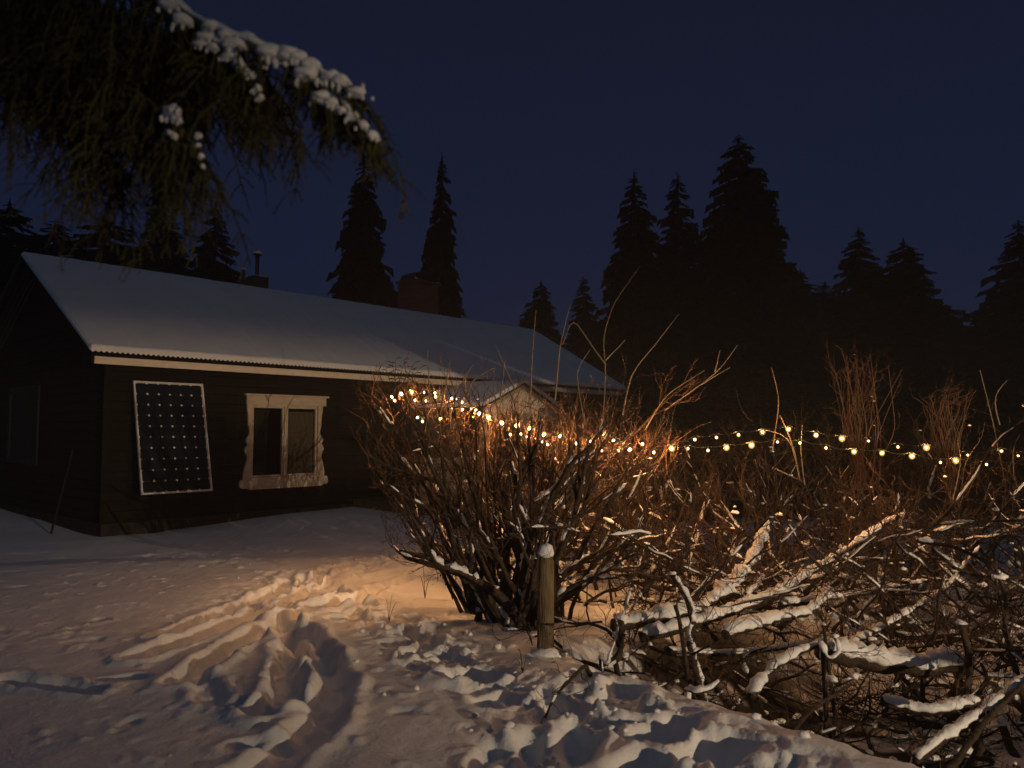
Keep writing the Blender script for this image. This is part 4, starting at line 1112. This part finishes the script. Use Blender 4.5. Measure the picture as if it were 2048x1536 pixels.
SPR = [
 (728, 298, 64, 30, "tall dark spruce behind the roof ridge, left of the brick chimney", 0, 590),
 (884, 300, 42, 33, "tall slim spruce rising directly behind the brick chimney", 1, 600),
 (1082, 556, 44, 40, "small spruce above the right end of the roof", 2, 660),
 (1166, 546, 34, 40, "small slim spruce just left of the tall spruce group", 1, 660),
 (1268, 335, 62, 29, "tall ragged spruce, leftmost of the tall group on the right", 3, 560),
 (1355, 340, 52, 32, "slim spruce between the ragged spruce and the tallest one", 1, 520),
 (1478, 258, 84, 28, "tallest and broadest spruce of the group right of centre", 2, 470),
 (1716, 450, 62, 36, "dark pointed spruce, left one of the pair on the right", 3, 600),
 (1806, 474, 88, 33, "broad dark spruce, right one of the pair on the right", 2, 620),
 (2036, 430, 78, 30, "dark spruce cut off by the right edge of the picture", 0, 620),
 (1600, 535, 60, 38, "low spruce in the gap right of the tallest spruce", 0, 620),
 (1650, 560, 60, 42, "low spruce in the gap left of the pair on the right", 3, 640),
 (1930, 650, 60, 44, "low spruce in the gap left of the one at the right edge", 0, 720),
 (432, 398, 48, 30, "slim spruce behind the roof left of the vent pipe", 1, 540),
 (330, 398, 66, 31, "dark spruce behind the left half of the roof under the snowy bough", 0, 540),
 (215, 425, 95, 29, "broad spruce behind the left end of the roof ridge", 2, 540),
 (20, 395, 95, 28, "broad dark spruce beyond the left end of the house, at the picture edge", 2, 560),
 (110, 435, 95, 27, "broad dark spruce beyond the left gable", 3, 560),
]
for a in SPR: spruce(*a)
for i, px in enumerate(np.linspace(1215, 2070, 17)):
    spruce(px + RNG.normal(0, 12), 590 + RNG.uniform(0, 70), 75, 46 + RNG.uniform(0, 8), "lower spruce of the black forest edge behind the hedge", i % 4, 700)
for i, (tx, ty, th_) in enumerate([(24, 3, 15), (27, 9, 17), (30, -2, 14), (33, 5, 18), (28, 14, 16), (36, 12, 17), (26, -7, 15)]):
    o = empty("spruce_tree", (tx, ty, gz(tx, ty) - 0.1), RNG.uniform(0, 6.28), label="spruce of the forest edge beyond the right side of the picture", cat="tree", group=TG)
    c = link_mesh("crown", CROWNS[i % 4], o); c.scale = (th_ * 1.5, th_ * 1.5, th_); tr = link_mesh("trunk", TRUNK_ME, o); tr.scale = (th_, th_, th_)
for i, px in enumerate(np.linspace(-60, 480, 8)):
    spruce(px + RNG.normal(0, 12), 545 + RNG.uniform(-10, 30), 80, 44 + RNG.uniform(0, 6), "lower spruce of the black forest edge behind the left end of the house", i % 4, 620)

YG = "young spruces close behind the hedge"
for i, px in enumerate([1290, 1375, 1440, 1530, 1610, 1690, 1770, 1850, 1930, 2010, 2080]):
    o = spruce(px + RNG.normal(0, 10), 735 + RNG.uniform(-25, 45), 70, 12.5 + RNG.uniform(0, 2.5), "dark young spruce standing close behind the lit hedge", i % 4, 880)
    o["group"] = YG

# ================================================================== NEAR SPRUCE, its snowy boughs hang in from the upper left
rg = np.random.default_rng(101)
NS = 0.39
nb = np.array([-4.75, 5.7]) * NS; nzg = gz(*nb)
ns = empty("spruce_tree", (nb[0], nb[1], nzg), label="near spruce at the left whose snow-laden boughs hang into the top of the picture", cat="tree")
NB = np.array([nb[0], nb[1], nzg])
mb = MB(); mb.tube([(0, 0, -0.2), (0.02, 0, 2), (0.0, 0.02, 4), (0, 0, 6.5)], [0.15, 0.12, 0.08, 0.02], 14); mb.build("trunk", M['trunk'], ns, smooth=True)
def needles(mb, q, rg, step, ln):
    L = np.linalg.norm(q[-1] - q[0]); k = max(3, int(L / step))
    for i in range(k):
        c, dd = at(q, (i + rg.random()) / k); dd = dd / (np.linalg.norm(dd) + 1e-9)
        s = rg.normal(0, 1, 3); s -= dd * (s @ dd); s /= np.linalg.norm(s) + 1e-9
        e = c + (s * 0.75 + dd * 0.75) * ln * rg.uniform(.7, 1.25)
        t = np.cross(s, dd) * 0.0024
        mb.add([c - t, c + t, e], [(0, 1, 2)])
def hanging(mb, p, L, rg, sway=0.12):
    n = 4; q = [np.array(p)]; d = np.array([rg.normal(0, .55), rg.normal(0, .5), -0.75])
    for i in range(n):
        d = d * 0.85 + np.array([rg.normal(0, sway), rg.normal(0, sway), -0.28]); q.append(q[-1] + d / np.linalg.norm(d) * L / n)
    q = np.array(q); mb.tube(q, np.linspace(0.003, 0.001, n + 1), 3, cap=False)
    needles(mb, q, rg, 0.0055, 0.0115)
    for _ in range(int(3 + L * 18)):                       # side sprays
        c, dd = at(q, rg.uniform(0.1, 0.9)); dd = dd / np.linalg.norm(dd)
        s = rg.normal(0, 1, 3); s -= dd * (s @ dd); s /= np.linalg.norm(s) + 1e-9
        l = L * rg.uniform(.18, .4); w = np.array([c, c + (s * .7 + dd * .6) * l * .55, c + (s * .75 + dd * .9) * l + [0, 0, -l * .2]])
        mb.tube(w, [.002, .0014, .0008], 3, cap=False); needles(mb, w, rg, 0.007, 0.010)
def bough(px, r, hang, dens, clumps, name="bough", snow=0.0):
    px = [(p[0], p[1], p[2] * NS) for p in px]; r = r * NS; hang = hang * NS; dens = dens / NS
    pts = np.array([P(*p) for p in px])
    Lc = np.r_[0, np.cumsum(np.linalg.norm(np.diff(pts, axis=0), axis=1))]; n = max(10, int(Lc[-1] / .05)); q = np.linspace(0, Lc[-1], n)
    sm = np.stack([np.interp(q, Lc, pts[:, i]) for i in range(3)], 1)
    for _ in range(3): sm[1:-1] = sm[1:-1] * .5 + (sm[:-2] + sm[2:]) * .25
    mb = MB(); mb.tube(sm - NB, np.linspace(r, r * .3, n), 7); o = mb.build(name, M['trunk'], ns, smooth=True)
    fol = MB()
    for i in range(int(0.62 * dens * Lc[-1])):
        p, d = at(sm, rg.random() ** 0.9); d = d / np.linalg.norm(d)
        sd = np.cross(d, [0, 0, 1]); 
        off = rg.normal(0, 0.16 * NS); p2 = p + sd * off + np.array([0, 0, -abs(off) * 0.5]) + d * abs(off) * 0.6
        fol.tube(np.array([p, (p + p2) / 2 + [0, 0, .01], p2]) - NB, [.004, .003, .002], 3, cap=False)
        hanging(fol, p2 - NB, hang * rg.uniform(.35, 1.25), rg)
        if rg.random() < 0.6: hanging(fol, (p + p2) / 2 - NB, hang * rg.uniform(.25, .8), rg)
    fol.build("foliage", M['near_needle'], o, kind="stuff")
    sn = MB()
    if snow: i0 = int(n * snow); sn.snow_on(sm[i0:n - 1] - NB + [0, 0, 0.009], np.full(n - 1 - i0, 0.0135), 1.3, 1.2, 4.0, 10, 0.5)
    for k, (cx, cy_, rr, asp) in enumerate(clumps):
        d0 = float(np.interp(cx, sorted([p[0] for p in px]), [p[2] for p in sorted(px)]))
        c = P(cx, cy_, d0 - 0.05); R = rr / F_PX * d0
        sn.blob(c - NB, (R * asp, R * 1.0, R * 0.85), 3, 0.13, k * 1.7 + cx)
        for _ in range(3):                                 # little drips of snow on the hanging twigs below
            e = c + np.array([rg.normal(0, R * .7 * asp), -R * .5, -R * rg.uniform(.5, 1.1)])
            sn.blob(e - NB, (R * .22, R * .22, R * rg.uniform(.3, .6)), 2, 0.15, k)
    if sn.n: sn.build("bough_snow", M['snow_lump'], o, smooth=True, kind="stuff")
    return o
bough([(-200, -160, 5.6), (120, -90, 5.3), (330, 0, 5.1), (430, 75, 5.0), (530, 110, 4.95), (640, 150, 4.9), (725, 195, 4.85)], .045, .36, 95,
      [(338, 12, 20, 1.0), (365, 45, 20, 1), (420, 52, 14, 1.1), (450, 70, 11, 1.3), (412, 78, 16, 1.1), (545, 110, 25, 1.2), (580, 112, 22, 1.1), (612, 152, 24, 1.0), (622, 132, 18, 1.2),
       (660, 155, 16, 1.2), (682, 164, 17, 1.2), (712, 186, 15, 1.2), (592, 118, 18, 1.3), (528, 124, 14, .7), (468, 92, 18, 1.5)], snow=0.55)
bough([(560, 120, 4.95), (620, 165, 4.85), (690, 225, 4.8), (752, 288, 4.75)], .016, .17, 120,
      [(640, 196, 17, 1.1), (662, 208, 15, 1.1), (680, 222, 11, 1.1), (703, 234, 14, 1.0), (727, 252, 12, 1.0), (745, 272, 13, .9), (655, 200, 9, .8)], snow=0.3)
bough([(330, 20, 5.05), (400, 70, 4.95), (450, 110, 4.9), (490, 145, 4.85), (525, 200, 4.8)], .02, .36, 120,
      [(402, 90, 10, 1.2), (425, 96, 12, 1), (458, 115, 13, 1.2), (478, 132, 13, 1), (495, 150, 14, 1.0), (516, 178, 11, .7), (522, 195, 9, .6)], snow=0.3)
bough([(60, 60, 5.3), (220, 150, 5.1), (330, 225, 5.0), (385, 270, 4.95), (410, 335, 4.9)], .024, .45, 130,
      [(345, 226, 19, 1.0), (352, 240, 14, .8), (340, 272, 13, 1.1), (397, 272, 8, .8), (397, 290, 5, 1), (403, 312, 7, .7), (405, 333, 6, .8)])
bough([(-150, -60, 5.7), (60, 30, 5.6), (200, 90, 5.5), (330, 150, 5.4)], .035, .55, 120, [])
bough([(-200, 20, 5.5), (0, 90, 5.4), (120, 190, 5.3), (230, 320, 5.2)], .03, .50, 110, [])
bough([(150, 0, 5.9), (280, 40, 5.8), (420, 110, 5.7), (560, 190, 5.6)], .03, .50, 120, [])
bough([(100, 150, 5.6), (250, 240, 5.6), (335, 330, 5.5), (350, 375, 5.5)], .02, .30, 100, [])
bough([(-250, -200, 5.4), (0, -60, 5.2), (180, 0, 5.1), (300, 60, 5.1)], .035, .6, 140, [])
bough([(-250, -80, 6.0), (60, 0, 6.0), (220, 60, 6.0), (380, 160, 6.0)], .03, .6, 120, [])

# ================================================================== the yard lamp, outside the picture
yl = empty("yard_lamp", (LAMP.x + 0.30, LAMP.y - 0.42, gz(LAMP.x, LAMP.y)), label="yard lamp on a steel pole lighting the snow from behind the photographer", cat="lamp")
b = np.array(yl.location)
mb = MB(); mb.tube(np.array([b + [0, 0, -0.1], b + [0, 0, 2.1]]) - b, [0.05, 0.04], 12); mb.build("pole", M['pole'], yl)
L3 = np.array(LAMP)
mb = MB(); mb.tube(np.array([b + [0, 0, 2.05], (b + [0, 0, 2.2] + L3 + [0, 0, .16]) / 2, L3 + [0.03, -0.05, 0.14]]) - b, 0.02, 8); mb.build("arm", M['pole'], yl)
mb = MB(); mb.tube(np.array([L3 + [0.06, -0.09, 0.16], L3 + [0.0, 0.0, 0.09]]) - b, [0.06, 0.17], 16); mb.build("lamp_shade", M['pole'], yl)
vd = np.array([math.sin(LAMP_AZ), math.cos(LAMP_AZ), 0.0]); vs_ = np.array([vd[1], -vd[0], 0.0]); vh = 0.50 * math.tan(math.radians(1.85))
mb = MB(); c0 = L3 - b
mb.add([c0 + vd * 0.05 + vs_ * 0.10 + [0, 0, .13], c0 + vd * 0.05 - vs_ * 0.10 + [0, 0, .13], c0 + vd * 0.50 - vs_ * 0.5 + [0, 0, vh], c0 + vd * 0.50 + vs_ * 0.5 + [0, 0, vh],
        c0 + vd * 0.05 + vs_ * 0.10 + [0, 0, .14], c0 + vd * 0.05 - vs_ * 0.10 + [0, 0, .14], c0 + vd * 0.50 - vs_ * 0.5 + [0, 0, vh + .01], c0 + vd * 0.50 + vs_ * 0.5 + [0, 0, vh + .01]],
       [(0, 1, 2, 3), (7, 6, 5, 4), (0, 4, 5, 1), (1, 5, 6, 2), (2, 6, 7, 3), (3, 7, 4, 0)])
mb.build("roof_cutoff_visor", M['pole'], yl)  # unseen plate added to cut the lamp's light on the roof
mb = MB(); mb.blob(L3 + [0.09, -0.13, 0.0] - b, (0.05, 0.05, 0.06), 2, 0, 0, False); mb.build("bulb", M['lamp_glass'], yl)
lamp_o.parent = yl; lamp_o.location = LAMP - Vector(yl.location)

# a young spruce beside the lamp, outside the picture: its upswept boughs throw the shade on the right half of the roof
rg = np.random.default_rng(55)
def polar(az, el, dist):
    a, e = math.radians(az), math.radians(el)
    return np.array([LAMP.x + math.sin(a) * dist, LAMP.y + math.cos(a) * dist, LAMP.z + math.tan(e) * dist])
tb = polar(-4, 0, 4.6); tz = gz(tb[0], tb[1]); T0 = np.array([tb[0], tb[1], tz])
ys = empty("spruce_tree", T0, label="young spruce with upswept boughs beside the yard lamp, behind the photographer", cat="tree")
mb = MB(); mb.tube([(0, 0, -0.1), (0, 0, 2), (0, 0, 4.2)], [0.09, 0.06, 0.01], 10); mb.build("trunk", M['trunk'], ys, smooth=True)
def shade_bough(tip, root, r):
    q = np.array([root * (1 - t) + tip * t - np.array([0, 0, 0.03 * math.sin(t * math.pi)]) for t in np.linspace(0, 1, 14)]) - T0
    ra = r * np.array([1.0] * 9 + [0.95, 0.9, 0.8, 0.6, 0.15]) * (1 + rg.normal(0, 0.10, 14))
    mb = MB(); mb.tube(q, ra, 8)
    for _ in range(220):
        p, d = at(q, rg.random()); n_ = rg.normal(0, 1, 3); n_ /= np.linalg.norm(n_); d = d / np.linalg.norm(d)
        e = p + (n_ + d * 0.8) * r * rg.uniform(1.0, 1.45); t = np.cross(n_, d) * 0.006
        mb.add([p - t, p + t, e], [(0, 1, 2)])
    mb.build("bough", M['near_needle'], ys)
for k in range(2, 13):
    el = 0.9 + 1.22 * k; az = -26.5 - (el - 1.65) * 1.16
    el_root = el - 0.31 * (-4 - az)
    shade_bough(polar(az, el, 4.6), polar(-4, el_root, 4.6), 0.026 if k in (3, 4) else 0.058)
for k in range(9):  # extra low boughs, aimed to shade the hedge and hollow
    el = -1.4 - 1.25 * k; az = -30.5 + rg.normal(0, 1.2) if k < 5 else -33.5 + rg.normal(0, 0.6)
    shade_bough(polar(az, el, 4.6), polar(-4, max(el - 0.12 * (-4 - az), -24), 4.6), 0.036 if k < 5 else 0.055)
for k in range(14):
    a = rg.uniform(-0.6, 3.6); L = rg.uniform(.8, 1.3); z = rg.uniform(0.6, 3.2)
    root = T0 + [0, 0, z]; shade_bough(root + np.array([math.cos(a) * L, -abs(math.sin(a)) * L, 0.35]), root, 0.055)

# ================================================================== thin haze box added to lift blacks and soften far trees
HAZE_DENSITY = 0.0022
hm = bpy.data.materials.new("black_lift_haze"); hm.use_nodes = True
nt = hm.node_tree; nt.nodes.clear()
o_ = nt.nodes.new("ShaderNodeOutputMaterial"); pv = nt.nodes.new("ShaderNodeVolumePrincipled")
pv.inputs["Color"].default_value = (0.92, 0.95, 1.0, 1); pv.inputs["Density"].default_value = HAZE_DENSITY; pv.inputs["Anisotropy"].default_value = 0.0
nt.links.new(pv.outputs[0], o_.inputs["Volume"])
hm.cycles.homogeneous_volume = True
mb = MB(); mb.box(-450, 450, -450, 450, -3.5, 24.0)
mb.build("haze", hm, kind="stuff")
